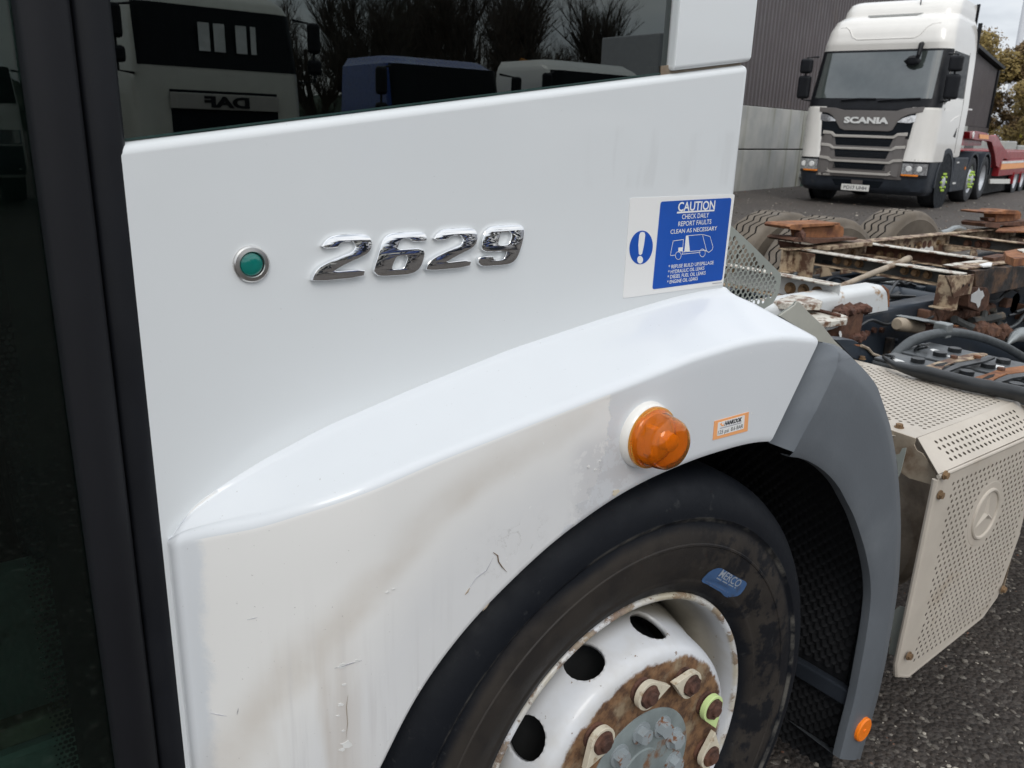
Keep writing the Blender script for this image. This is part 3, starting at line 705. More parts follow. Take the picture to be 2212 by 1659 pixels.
for key, (ch, spl) in digits.items():
    w = [[(at_y(k3(*p), -.006)) for p in s_] for s_ in spl]
    def cham(L):      # soften corners
        out = []
        for i in range(len(L)):
            a, b, c = L[i - 1], L[i], L[(i + 1) % len(L)]
            out += [b.lerp(a, .22), b.lerp(c, .22)] if (a - b).length > .004 and (c - b).length > .004 else [b.lerp(a, .25), b.lerp(c, .25)]
        return out
    w = [cham(s_) for s_ in w]
    cz = sum(p.z for p in w[0]) / len(w[0]); zt = max(p.z for p in w[0]); zb = min(p.z for p in w[0])
    m2 = curve_mesh([[(p.x, p.z) for p in s_] for s_ in w], extrude=.0016, bevel=.0009, res=2)
    me_ = bpy.data.meshes.new('badge_digit'); me_.from_pydata([(x, z, t) for x, z, t in m2.v], [], m2.f)
    bm = bmesh.new(); bm.from_mesh(me_); bmesh.ops.remove_doubles(bm, verts=bm.verts, dist=1e-6)
    for q in range(1, 22):      # slices so that the face can be gently domed
        bmesh.ops.bisect_plane(bm, geom=bm.verts[:] + bm.edges[:] + bm.faces[:], plane_co=(0, zb + (zt - zb) * q / 22, 0), plane_no=(0, 1, 0))
    zc_ = (zt + zb) / 2
    for v_ in bm.verts:
        x, z, t = v_.co; dz_ = z - zc_
        y = -(t + .0025) - .0025
        if t > -.0020: y += .074 * dz_ + dz_ * dz_ / .42
        else: y = -.0003
        v_.co = (x, y, z)
    bmesh.ops.recalc_face_normals(bm, faces=bm.faces); bm.to_mesh(me_); bm.free()
    me_.polygons.foreach_set('use_smooth', [True] * len(me_.polygons)); me_.set_sharp_from_angle(angle=radians(16)); me_.materials.append(M['chrome']); me_.update(); mbd = me_
    obj('badge_digit', mbd, 'chrome', truck, label='raised chrome digit ' + ch)

# --- green push button with steel ring
gc = at_y(k3(297, 457), 0); gx, gz = gc.x, gc.z
ring = obj('button_ring', MB().lathe([(.0131, 0), (.0131, -.0042), (.0138, -.0052), (.0178, -.0046), (.0193, -.0030), (.0195, 0)], 48, (gx, 0, gz)), 'steel', truck, smooth=True, auto=30)
obj('green_button', MB().lathe([(0, -.0048), (.004, -.0048), (.009, -.0040), (.0118, -.0026), (.0126, -.001), (.0126, .001)], 40, (gx, 0, gz)), 'green', ring, smooth=True)
obj('button_gap', MB().lathe([(.0124, -.0012), (.0135, -.0012)], 40, (gx, 0, gz)), 'ink', ring)

# --- caution sticker
def round_poly(P, r, n=4):
    out = []; N = len(P); r = r if isinstance(r, (list, tuple)) else [r] * N
    for i in range(N):
        a, b, c = Vector(P[i - 1]), Vector(P[i]), Vector(P[(i + 1) % N])
        A_ = b + (a - b).normalized() * r[i]; B_ = b + (c - b).normalized() * r[i]
        for q in range(n + 1):
            t = q / n; out.append(A_ * (1 - t) ** 2 + b * 2 * t * (1 - t) + B_ * t * t)
    return out
def flat(name, pts, mat, parent, thick=.0003, label=None): return obj(name, MB().prism(pts, (0, thick, 0)), mat, parent, label=label)
def E(u, v, y=-.0012): return at_y(kE(u, v), y)
stk = flat('caution_sticker', round_poly([E(400, 240, -.0008), E(1640, 195, -.0008), E(1500, 1270, -.0008), E(310, 1432, -.0008)], .004), 'sticker_white', truck, .0007, label='white and blue CAUTION sticker')
flat('blue_field', round_poly([E(760, 283), E(1602, 238), E(1490, 1215), E(660, 1327)], .0045), 'sticker_blue', stk)
YT = -.00150
def T_(body, a, b, cap, bold=.008, mat='sticker_white', sh=0.0):
    P, Q = at_y(kE(*a), YT), at_y(kE(*b), YT); top = at_y(kE(a[0], a[1] - cap), YT)
    text_fit('lettering', body, P, Q, (top - P).length, OUT, mat, stk, bold=bold, shear=sh)
T_('CAUTION', (962, 398), (1400, 373), 106, .02)
T_('CHECK DAILY', (1010, 492), (1330, 469), 56)
T_('REPORT FAULTS', (966, 577), (1358, 547), 56)
T_('CLEAN AS NECESSARY', (873, 667), (1426, 622), 50)
T_('* REFUSE BUILD UP/SPILLAGE', (850, 1080), (1386, 1026), 42)
T_('* HYDRAULIC OIL LEAKS', (845, 1142), (1275, 1092), 42)
T_('* DIESEL FUEL OIL LEAKS', (838, 1201), (1290, 1148), 42)
T_('* ENGINE OIL LEAKS', (833, 1262), (1197, 1215), 42)
flat('faint_print', [E(1375, 1252, YT), E(1488, 1241, YT), E(1487, 1249, YT), E(1374, 1260, YT)], 'ink_grey', stk)
flat('underline', [E(955, 404, YT), E(1398, 378, YT), E(1396, 396, YT), E(953, 424, YT)], 'sticker_white', stk)
def ell(cx_, cy_, rx, ry, n=40, tilt=0.0): return [E(cx_ + rx * cos(a) + tilt * ry * sin(a) * -1, cy_ + ry * sin(a), -.0012) for a in (2 * pi * i / n for i in range(n))]
flat('warning_disc', ell(527, 828, 138, 200, tilt=.07), 'sticker_blue', stk)
def ET(pts, y=YT): return [E(u, v, y) for u, v in pts]
flat('exclamation_bar', ET([(505, 680), (520, 650), (545, 642), (568, 650), (576, 680), (560, 800), (538, 905), (515, 920), (500, 905), (494, 800)]), 'sticker_white', stk)
flat('exclamation_dot', ET([(515 + 34 * cos(a), 974 + 46 * sin(a)) for a in (i * pi / 8 for i in range(16))]), 'sticker_white', stk)
def strip(pts, w=.0008, closed=False):
    P = [E(u, v, YT) for u, v in pts]; mb = MB()
    if closed: P.append(P[0])
    for a, b in zip(P, P[1:]):
        d = (b - a).normalized(); nrm = Vector((-d.z, 0, d.x)) * w / 2
        mb.prismn([a - nrm - d * w / 3, b - nrm + d * w / 3, b + nrm + d * w / 3, a + nrm - d * w / 3], (0, .0002, 0))
    return mb
mb = MB()
for pts, cl in (([(1015, 905), (1030, 733), (908, 750), (883, 870), (875, 925), (935, 918)], False), ([(1062, 690), (1255, 673), (1345, 697), (1380, 820), (1372, 853), (1332, 887), (1305, 872), (1255, 673)], False),
                ([(1010, 908), (1228, 886)], False), ([(1015, 882), (1300, 860)], False), ([(1285, 870), (1310, 868)], False)):
    q = strip(pts); mb.add(q.v, q.f)
for cx_, cy_, rx, ry in ((968, 925, 34, 46), (1255, 893, 33, 46)):
    q = strip([(cx_ + rx * cos(a), cy_ + ry * sin(a)) for a in (i * pi / 10 for i in range(20))], closed=True); mb.add(q.v, q.f)
mb.prism(ET([(1060, 690), (1088, 688), (1105, 872), (1040, 880)]), (0, .0002, 0))
mb.prism(ET([(970, 830), (1022, 824), (1017, 872), (968, 878)]), (0, .0002, 0))
obj('truck_pictogram', mb, 'sticker_white', stk)

# --- tyre pressure label on the fender
def Fp(u, v, y): return at_y(kF(u, v), y)
Y1, Y2, Y3 = FY - .0008, FY - .0011, FY - .0014
lab = flat('pressure_label', [Fp(1420, 440, Y1), Fp(1795, 337, Y1), Fp(1780, 545, Y1), Fp(1403, 645, Y1)], 'sticker_orange', truck, .0007, label='small orange tyre pressure label')
flat('label_field', round_poly([Fp(1459, 455, Y2), Fp(1750, 372, Y2), Fp(1738, 520, Y2), Fp(1447, 602, Y2)], .002), 'sticker_white', lab)
text_fit('lettering', 'HANKOOK', Fp(1527, 487, Y3), Fp(1717, 437, Y3), .0064, OUT, 'ink', lab, bold=.045, shear=.25)
text_fit('lettering', '125 psi', Fp(1456, 585, Y3), Fp(1572, 555, Y3), .0062, OUT, 'ink', lab, bold=.0)
text_fit('lettering', '8.6 BAR', Fp(1597, 545, Y3), Fp(1728, 508, Y3), .0062, OUT, 'ink', lab, bold=.0)
flat('printed_line', [Fp(1480, 510, Y3), Fp(1712, 449, Y3), Fp(1710, 461, Y3), Fp(1480, 522, Y3)], 'ink_grey', lab)
mb = MB(); mb.prism([Fp(1478, 468, Y3), Fp(1500, 455, Y3), Fp(1503, 480, Y3), Fp(1520, 468, Y3), Fp(1522, 490, Y3), Fp(1500, 494, Y3)], (0, .0002, 0)); obj('swoosh_mark', mb, 'sticker_orange', lab)

# --- amber side marker lamp
lx, lz = .8065, 1.1062
base_ = obj('marker_lamp_base', MB().lathe([(.0485, 0), (.0480, -.004), (.0465, -.008), (.0448, -.0110), (.040, -.0145), (.02, -.0145), (.0, -.0145)], 64, (lx, FY, lz)), 'white_clean', truck, smooth=True, auto=50)
prof = [(.0442, -.0120), (.0442, -.0175), (.0412, -.0190), (.0385, -.024), (.0372, -.040), (.0350, -.050), (.0300, -.0570), (.022, -.0600), (.011, -.0612), (0, -.0615)]
inn = [(0, -.0595), (.011, -.0592), (.021, -.0580), (.0285, -.0550), (.0332, -.0485), (.0353, -.040), (.0368, -.024), (.0385, -.0185), (.041, -.0165), (.041, -.0120)]
obj('amber_lens', MB().lathe(prof + inn, 64, (lx, FY, lz)), 'amber', base_, smooth=True, auto=40)
rf = MB(); rf.lathe([(.036, -.0150), (.035, -.018), (.012, -.017), (0, -.017)], 32, (lx, FY, lz)); obj('lamp_reflector', rf, 'sticker_white', base_, smooth=True)
obj('lamp_holder', MB().box((lx - .018, FY - .034, lz - .020), (lx - .006, FY - .016, lz + .022)), 'sticker_white', base_, bevel=.002)
obj('lamp_bulb', MB().tube([(lx + .004, FY - .018, lz + .002), (lx + .004, FY - .028, lz + .002), (lx + .004, FY - .036, lz + .002), (lx + .004, FY - .048, lz + .002), (lx + .004, FY - .053, lz + .002)], [.006, .007, .014, .012, .003], 14), 'sticker_white', base_, smooth=True)

# small flakes and scratches on the fender skin
def zf(u, v, right=False): return ((u / 1269 * 1106) + (1106 if right else 0), v / 952 * 829.5 + 829.5)
r_ = random.Random(21)
for u, v, r, rt_, m_ in ((848, 698, 9, 0, 0), (885, 686, 7, 0, 0), (842, 795, 6, 0, 0), (838, 822, 4, 0, 0), (860, 892, 13, 0, 0), (846, 906, 6, 0, 0), (960, 516, 4, 0, 0), (975, 508, 3, 0, 0), (1040, 755, 6, 0, 0), (852, 745, 4, 0, 0), (850, 860, 4, 0, 0),
                         (255, 270, 14, 1, 1), (190, 205, 5, 1, 0), (206, 212, 4, 1, 0), (218, 190, 4, 1, 0)):
    c = on_side(zf(u, v, rt_)); R_ = r / 1269 * 1106 / 1780 * 1.05; P = []
    for q in range(9):
        a = q * 2 * pi / 9; k = R_ * r_.uniform(.45, 1.15); p = Vector((c.x + k * cos(a) * 1.2, 0, c.z + k * sin(a) * .8)); p.y = fy(p.x) - .0009; P.append(p)
    obj('paint_flake', MB().prism(P, (0, .0006, 0)), ('label_white', 'indicator')[m_], fender)
def scratch(pts, w, m_='ink_grey', nm='scratch', right=False):
    P = [on_side(zf(*q, right)) for q in pts]; mb = MB()
    for p in P: p.y -= .0005
    mb.tube(P, [w * .3] + [w] * (len(P) - 2) + [w * .2], 4); obj(nm, mb, m_, fender)
scratch([(828, 704), (850, 699), (870, 692), (897, 685)], .0006); scratch([(590, 803), (589, 810), (587, 820)], .0005); scratch([(520, 815), (545, 820), (562, 823)], .0006); scratch([(612, 584), (630, 580), (638, 578)], .0004)
scratch([(1222, 417), (1233, 425), (1235, 440), (1243, 452), (1256, 466)], .0009, 'rust_tan', 'crack'); scratch([(1152, 522), (1158, 515), (1164, 505)], .0012, 'beige_dirty', 'crack'); scratch([(1165, 503), (1180, 480), (1205, 462), (1222, 430)], .0005, 'ink_grey', 'crack')
scratch([(1196, 562), (1204, 553), (1212, 543)], .0010, 'beige_dirty', 'crack'); scratch([(862, 770), (858, 800), (861, 840), (857, 880)], .0004, 'beige_dirty', 'crack')
# ================================================================== FRONT WHEEL
RY = -.08
wheel = group_part('front_wheel', truck, (WX, RY, WZ))
# tyre side profile: radius -> y relative to the rim face
TP = [(.286, .020), (.294, .012), (.301, -.002), (.310, -.010), (.322, -.015), (.325, -.0175), (.329, -.0175), (.332, -.0175), (.338, -.021), (.365, -.027), (.392, -.0285), (.3935, -.0300), (.3965, -.0300), (.398, -.0283), (.424, -.026), (.430, -.0225), (.434, -.0225), (.440, -.027), (.452, -.026), (.470, -.019), (.486, -.008), (.497, .004), (.505, .020), (.509, .040)]
def tyre_y(r): return interp(TP, r)
tread = []
for gy in (.085, .135, .185, .235):
    tread += [(.511, gy - .008), (.498, gy - .005), (.498, gy + .005), (.511, gy + .008)]
prof = TP + tread + [(.508, .285), (.497, .305), (.47, .32), (.38, .335), (.30, .31), (.286, .30)]
tyre_o = obj('tyre', MB().lathe(prof, 128), 'tyre', wheel, smooth=True, auto=40)
# steel wheel: flange, barrel, dished disc with ten hand holes
RP = [(.2850, .016), (.2865, .002), (.2890, -.0045), (.2930, -.0075), (.2970, -.0060), (.2995, -.001), (.2998, .006), (.2985, .012)]
rimp = [(.2985, .012)] + list(reversed(RP))[1:] + [(.2835, .030), (.2825, .045), (.272, .056), (.262, .075), (.256, .10), (.254, .17), (.262, .24), (.280, .27)]
obj('rim_barrel', MB().lathe(rimp, 128), 'rim', wheel, smooth=True, auto=60)
from mathutils.geometry import delaunay_2d_cdt
allp = [(.08, -.040), (.12, -.040), (.16, -.040), (.19, -.040), (.197, -.040), (.203, -.0398), (.208, -.0388), (.213, -.0365), (.2175, -.033), (.221, -.028), (.2240, -.0215), (.2262, -.015), (.228, -.008), (.2297, 0), (.2313, .008), (.233, .016), (.2348, .024), (.2367, .032), (.2388, .040), (.241, .048), (.2435, .057), (.2465, .068), (.250, .082), (.2535, .10)]
al = [0]
for a, b in zip(allp, allp[1:]): al.append(al[-1] + hypot(b[0] - a[0], b[1] - a[1]))
def on_disc(s_, ang):
    for q in range(len(al) - 1):
        if s_ <= al[q + 1] + 1e-9: break
    t = (s_ - al[q]) / (al[q + 1] - al[q]); r = allp[q][0] + (allp[q + 1][0] - allp[q][0]) * t; y = allp[q][1] + (allp[q + 1][1] - allp[q][1]) * t
    return (r * cos(ang), y, r * sin(ang))
HR, R0 = .0335, .233
hs = al[15]; SW = pi / 10 * R0
vv = []; ee = []
gu = 14
for j, s_ in enumerate(al):
    for i in range(gu + 1):
        u = -SW + 2 * SW * i / gu
        if hypot(u, s_ - hs) < HR * 1.24 and 0 < i < gu: continue
        vv.append(Vector((u, s_)))
n0 = len(vv); NHh = 40
for q in range(NHh): vv.append(Vector((HR * cos(2 * pi * q / NHh), hs + HR * sin(2 * pi * q / NHh)))); ee.append((n0 + q, n0 + (q + 1) % NHh))
for q in range(NHh): vv.append(Vector((HR * 1.10 * cos(2 * pi * (q + .5) / NHh), hs + HR * 1.10 * sin(2 * pi * (q + .5) / NHh))))
res = delaunay_2d_cdt(vv, ee, [], 0, 1e-6)
tv, tf = res[0], res[2]
tf = [f for f in tf if hypot(sum(tv[i].x for i in f) / 3, sum(tv[i].y for i in f) / 3 - hs) > HR * .985]
mb = MB()
for q in range(10):
    c0 = radians(112 + 36 * q); mb.add([on_disc(max(0, min(al[-1], p.y)), c0 + p.x / R0) for p in tv], [tuple(f) for f in tf])
me_ = mesh('wheel_disc', mb, 'rim', True)
bm = bmesh.new(); bm.from_mesh(me_); bmesh.ops.remove_doubles(bm, verts=bm.verts, dist=1e-5); bmesh.ops.recalc_face_normals(bm, faces=bm.faces); bm.to_mesh(me_); bm.free()
me_.polygons.foreach_set('use_smooth', [True] * len(me_.polygons)); me_.update()
dsc = obj('wheel_disc', me_, 'rim', wheel)
so = dsc.modifiers.new('thick', 'SOLIDIFY'); so.thickness = .010; so.offset = -1
# brake drum behind the disc
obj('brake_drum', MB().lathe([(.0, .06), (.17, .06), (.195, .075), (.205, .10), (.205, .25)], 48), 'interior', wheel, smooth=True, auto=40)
# hub
obj('hub_flange', MB().lathe([(.116, -.034), (.115, -.0415), (.110, -.0435), (.085, -.0435), (.045, -.0435), (.043, -.0455), (.0, -.046)], 64), 'hub_plate', wheel, smooth=True, auto=30)
for k_ in range(10):
    a = radians(131 - 36 * k_); c = (.083 * cos(a), -.0435, .083 * sin(a)); mbb = MB()
    mbb.hexp(c, OUT, .0195, .003, 20); mbb.hexp((c[0], c[1] - .003, c[2]), OUT, .0150, .0125, 6, ph=k_ * .7, r2=.0138)
    obj('hub_bolt', mbb, 'bolt_grey', wheel)
cut = []
for k_ in range(10):
    a = radians(131 - 36 * k_); c = Vector((.1675 * cos(a), -.040, .1675 * sin(a))); mbb = MB()
    mbb.hexp(c, OUT, .0225, .005, 24, r2=.0205); mbb.hexp(c + OUT * .005, OUT, .0205, .021, 6, ph=k_ * 1.3, r2=.0195); mbb.hexp(c + OUT * .025, OUT, .0105, .007, 14, r2=.0095)
    obj('wheel_nut', mbb, 'rust_dark', wheel, bevel=.0012)
    # loose-nut pointer: ring with a tail, in facing pairs
    sgn = {0: 1, 1: -1}[k_ % 2]              # nuts 131(0)->167, 95(1)->59, 59(2)->95, 23(3)->-13, -13(4)->23
    sgn = [1, -1, 1, -1, 1, -1, 1, -1, 1, -1][k_]
    tdir = Vector((-sin(a), 0, cos(a))) * sgn; tdir = (tdir + Vector((cos(a), 0, sin(a))) * -.12).normalized(); side = Vector((-tdir.z, 0, tdir.x))
    cc_ = c + OUT * .016; R1 = .0235; tl = .0465; pts = []
    a0 = math.acos(R1 / tl)
    for q in range(25):
        an = a0 + (2 * pi - 2 * a0) * q / 24; pts.append(cc_ + tdir * R1 * cos(an) + side * R1 * sin(an))
    pts.append(cc_ + tdir * tl)
    hole = [cc_ + tdir * .0198 * cos(2 * pi * q / 24) + side * .0198 * sin(2 * pi * q / 24) for q in range(24)]
    m2 = curve_mesh([[(p.x, p.z) for p in pts], [(p.x, p.z) for p in hole]], extrude=.0045, bevel=.0008, res=1)
    mbi = MB(); mbi.v = [(x, cc_.y + t, z) for x, z, t in m2.v]; mbi.f = m2.f
    obj('nut_pointer', mbi, 'indicator_green' if k_ == 3 else 'indicator', wheel, label='lime green nut pointer' if k_ == 3 else None)
# blue oval tyre-dealer sticker
mp_ = [(1185, 505), (1215, 500), (1250, 503), (1340, 555), (1450, 620), (1590, 690), (1612, 715), (1612, 745), (1590, 820), (1555, 890), (1520, 930), (1470, 950), (1400, 965), (1365, 950), (1300, 885), (1200, 830), (1110, 775), (1030, 738), (1018, 715), (1022, 680), (1045, 625), (1080, 575), (1130, 530)]
def drape(p, off=.0012):
    r = hypot(p.x - WX, p.z - WZ); return Vector((p.x, RY + tyre_y(r) - off, p.z))
W0 = Vector((WX, RY, WZ))
pp = [at_y(kG(u, v), -.106) for u, v in mp_]; cc0 = sum(pp, Vector()) / len(pp); mb = MB(); n = len(pp)
for q in range(7): mb.v += [tuple(drape(cc0.lerp(p, q / 6)) - W0) for p in pp]
mb.f = [(q * n + i, q * n + (i + 1) % n, (q + 1) * n + (i + 1) % n, (q + 1) * n + i) for q in range(6) for i in range(n)]
ms = obj('tyre_sticker', mb, 'merco_blue', wheel, label='faded blue sticker on the tyre wall', smooth=True)
def TG(body, a, b, cap, mat, bold=0.0):
    text_fit('sticker_lettering', body, at_y(kG(*a), -.106), at_y(kG(*b), -.106), cap, OUT, mat, wheel, bold=bold, drape=lambda p: drape(p, .0022) - W0)
TG('MERCO', (1215, 622), (1500, 788), .0140, 'merco_ink', .012)

def faint_line(a, b, w, mat):      # small print too faint to read: a broken thin line
    A_, B_ = at_y(kG(*a), -.106), at_y(kG(*b), -.106); d = (B_ - A_); nrm = Vector((-d.z, 0, d.x)).normalized() * w / 2; mb = MB()
    for q in range(16):
        if q % 5 == 4: continue
        p, p2 = A_ + d * (q / 16), A_ + d * ((q + .8) / 16)
        mb.add([tuple(drape(x, .0022) - W0) for x in (p - nrm, p2 - nrm, p2 + nrm, p + nrm)], [(0, 1, 2, 3)])
    obj('faint_print', mb, mat, wheel)
faint_line((1200, 655), (1475, 802), .0022, 'merco_ink'); faint_line((1240, 718), (1385, 800), .0018, 'merco_faint'); faint_line((1070, 715), (1400, 888), .0020, 'merco_faint')

# ================================================================== GREY MUDGUARD
GY = -.12
def gp(px, y=GY): return at_y(px, y)
inner = [(1709, 988), (1735, 992), (1759, 1002), (1782, 1017), (1802, 1036), (1818, 1057), (1832, 1083), (1848, 1115), (1861, 1151), (1874, 1196), (1883, 1244), (1885, 1290), (1881, 1335), (1874, 1382), (1866, 1427), (1857, 1475), (1848, 1519), (1832, 1580), (1817, 1641)]
outer = [(1813, 785), (1834, 797), (1858, 815), (1877, 836), (1895, 862), (1908, 890), (1922, 930), (1933, 990), (1940, 1060), (1943, 1130), (1942, 1190), (1939, 1244), (1934, 1290), (1927, 1335), (1919, 1382), (1911, 1427), (1895, 1500), (1880, 1555), (1855, 1641)]
topo = [(1839, 771), (1852, 784), (1868, 800), (1893, 832), (1903, 858), (1913, 887), (1925, 928), (1936, 990), (1943, 1060), (1946, 1130), (1945, 1190), (1942, 1244), (1937, 1290), (1930, 1335), (1922, 1382), (1914, 1427), (1898, 1500), (1883, 1555), (1858, 1641)]
ni = len(inner); mb = MB(); rows = []
for i in range(ni):
    a = gp(inner[i]); b = gp(outer[i]); c = gp(topo[i], GY + .018)
    rin = (a - Vector((WX, GY, WZ))); rin.normalize(); n_ = Vector((0, 1, 0))
    row = [a + n_ * .022, a + n_ * .018 - rin * .001, a + n_ * .004, a + rin * .010, a.lerp(b, .25) + n_ * .0, a.lerp(b, .5) - n_ * .002, a.lerp(b, .8) - n_ * .001, b - (b - a).normalized() * .012, b + n_ * .004, c, c + n_ * .10, c + n_ * .42]
    rows.append(row)
fine = []
for i in range(ni - 1):
    for q in range(4): 
        t = q / 4; p0 = rows[max(0, i - 1)]; p1 = rows[i]; p2 = rows[i + 1]; p3 = rows[min(ni - 1, i + 2)]
        fine.append([.5 * ((2 * p1[j]) + (p2[j] - p0[j]) * t + (2 * p0[j] - 5 * p1[j] + 4 * p2[j] - p3[j]) * t * t + (-p0[j] + 3 * p1[j] - 3 * p2[j] + p3[j]) * t ** 3) for j in range(len(p1))])
fine.append(rows[-1]); k = len(rows[0])
mb.v = [tuple(p) for r_ in fine for p in r_]; mb.f = [(i * k + j, (i + 1) * k + j, (i + 1) * k + j + 1, i * k + j + 1) for i in range(len(fine) - 1) for j in range(k - 1)]
mb.f.append(tuple(range(2, 10)))
nb = (len(fine) - 1) * k; mb.f.append(tuple(nb + j for j in range(1, 12)))
guard = obj('mudguard', mb, 'grey_plastic', truck, smooth=True, auto=38)
# joint strip between the white fender and the ridge
mb = MB()
U = 14
ledge_px = [(1768, 738), (1660, 956)]
ridge_px = [(1800, 747), (1808, 756), (1812, 768), (1812, 782), (1790, 824), (1762, 878), (1735, 932), (1709, 988)]
RW = [gp((1800, 747), -.098), gp((1808, 756), -.106), gp((1812, 768), -.114), rows[0][7], rows[0][6], rows[0][5], rows[0][4], rows[0][3]]
def js(u, v):
    a = gp(ledge_px[0], -.100).lerp(gp(ledge_px[1], -.102), u); k_ = min(6, int(u * 7)); t = u * 7 - k_
    b = RW[k_].lerp(RW[k_ + 1], t); p = a.lerp(b, v); p.y += .010 * sin(v * pi) * (1 - v); return p
mb.grid(js, 28, 8)
q0 = len(mb.v); mb.v += [tuple(js(1, i / 8) + Vector((.002, .09, 0))) for i in range(9)]; mb.f += [(28 * 9 + i, 28 * 9 + i + 1, q0 + i + 1, q0 + i) for i in range(8)]
obj('mudguard_joint', mb, 'grey_plastic', guard, smooth=True, auto=70)
mb = MB()
tp = [gp((1776, 741), -.092)] + RW[:4]
tq = [gp((1777, 739), -.05), gp((1800, 743), -.06), gp((1812, 749), -.075), gp((1825, 758), -.092), rows[0][9]]
tm = [(a + b) / 2 for a, b in zip(tp[:4], tq[:4])] + [rows[0][8]]
tr2 = [p + Vector((.03, .3, -.03)) for p in tq]
mb.v = [tuple(p) for p in tp + tm + tq + tr2]; mb.f = [(q * 5 + i, q * 5 + i + 1, q * 5 + i + 6, q * 5 + i + 5) for q in range(3) for i in range(4)]
obj('mudguard_shoulder', mb, 'grey_plastic', guard, smooth=True, auto=60)
# orange reflector disc
rc = Vector((1.6085, GY - .001, .2263))
o = obj('reflector', MB().lathe([(0, -.010), (.0035, -.010), (.0038, -.008), (.026, -.0085), (.0290, -.006), (.0295, 0)], 40, rc), 'orange_reflector', guard, smooth=True, auto=30, label='round orange reflector')
# --- inner spray suppression mat: rows of little scoops on a curved liner
LR = .735
def liner(th, y):
    if th > -8: a = radians(th); return Vector((WX + (LR - .06 * max(0, (th - 20) / 80)) * cos(a), y, WZ + (LR - .06 * max(0, (th - 20) / 80)) * sin(a))), Vector((cos(a), 0, sin(a))), Vector((-sin(a), 0, cos(a)))
    d = (-8 - th) / 180 * pi * LR; a = radians(-8); p = Vector((WX + LR * cos(a), y, WZ + LR * sin(a))); return p + Vector((.02 * d, 0, -d)), Vector((1, 0, 0)), Vector((0, 0, 1))
mb = MB(); mb.grid(lambda u, v: liner(176 - 209 * u, -.075 + .475 * v)[0], 90, 2)
lin = obj('wheel_arch_liner', mb, 'black_rubber', guard, smooth=True)
mb = MB(); th = 118.0; row_i = 0; step = degrees_ = .0150 / LR * 180 / pi
while th > -33:
    if not (-17.5 < th < -12.5):
        yy = -.066 + (.013 if row_i % 2 else 0)
        while yy < .32:
            p, rn, tg = liner(th, yy); w = .0098; h = .0085; hh = .011
            ax = Vector((0, 1, 0)); a_ = p - ax * w; b_ = p + ax * w; inw = -rn
            v = [a_ - tg * hh * .2, b_ - tg * hh * .2, a_ * .5 + b_ * .5 + inw * h - tg * hh * .2, a_ + tg * hh, b_ + tg * hh, p - ax * w * .6 + inw * h * .75 - tg * hh * .2, p + ax * w * .6 + inw * h * .75 - tg * hh * .2]
            mb.add(v, [(0, 5, 3), (5, 2, 3), (2, 4, 3), (2, 6, 4), (6, 1, 4)])
            yy += .0265
    th -= step; row_i += 1
o = obj('spray_mat_scoops', mb, 'black_rubber', guard); o['kind'] = 'stuff'
p, rn, tg = liner(-15, -.1)
mb = MB(); mb.box((p.x - .022, -.105, p.z - .022), (p.x + .0, .34, p.z + .020)); obj('clamp_strip', mb, 'dark_plastic', guard, bevel=.004)

# ================================================================== PERFORATED GUARDS
def perf(name, outline, holes, hr, to3, mat, parent, nseg=8, thick=.0012, label=None):
    spl = [outline] + [[(cx_ + hr * cos(2 * pi * q / nseg + .2), cy_ + hr * sin(2 * pi * q / nseg + .2)) for q in range(nseg)] for cx_, cy_ in holes]
    m2 = curve_mesh(spl, extrude=thick / 2)
    mb = MB(); mb.v = [tuple(to3(x, y, t)) for x, y, t in m2.v]; mb.f = m2.f
    return obj(name, mb, mat, parent, label=label)
def inpoly(P, x, y):
    c = False
    for i in range(len(P)):
        x0, y0 = P[i - 1]; x1, y1 = P[i]
        if (y0 > y) != (y1 > y) and x < (x1 - x0) * (y - y0) / (y1 - y0) + x0: c = not c
    return c
def shrink(P, d):
    cx_ = sum(p[0] for p in P) / len(P); cy_ = sum(p[1] for p in P) / len(P)
    return [(x + (cx_ - x) * d, y + (cy_ - y) * d) for x, y in P]
# engine side guard just behind the cab
gpts = [at_y(kA(*q), .12) for q in [(-300, 60), (135, 460), (380, 690), (640, 950), (788, 1098), (790, 1190), (760, 1370), (672, 1530)]]
gout = [(p.x, p.z) for p in gpts] + [(1.12, 1.10)]
hol = []
for i in range(-3, 40):
    for j in range(40):
        x = 1.13 + i * .0150 + (j % 2) * .0075; z = 1.135 + j * .0086
        edge = min((abs((b[1] - a[1]) * x - (b[0] - a[0]) * z + b[0] * a[1] - b[1] * a[0]) / max(1e-6, hypot(b[1] - a[1], b[0] - a[0]))) for a, b in zip(gout, gout[1:] + gout[:1]))
        if inpoly(gout, x, z) and edge > .014: hol.append((x, z))
perf('engine_guard', gout, hol, .0050, lambda x, y, t: (x, .12 + t, y), 'greygreen', truck, label='grey-green perforated guard behind the cab')
# plain corner of the same cover further down
cg = [at_y(kC(*q), .10) for q in [(400, 420), (620, 270), (668, 208), (705, 225), (830, 370), (950, 478), (1030, 560), (1200, 775), (1330, 905), (1250, 905), (1130, 860), (1000, 880), (850, 700)]]
obj('cover_corner', MB().prism(cg, (0, .004, 0)), 'cover_pale', truck, bevel=.001)
obj('cover_lining', MB().prism([p + Vector((0, .005, 0)) for p in cg], (0, .002, 0)), 'greygreen', truck)

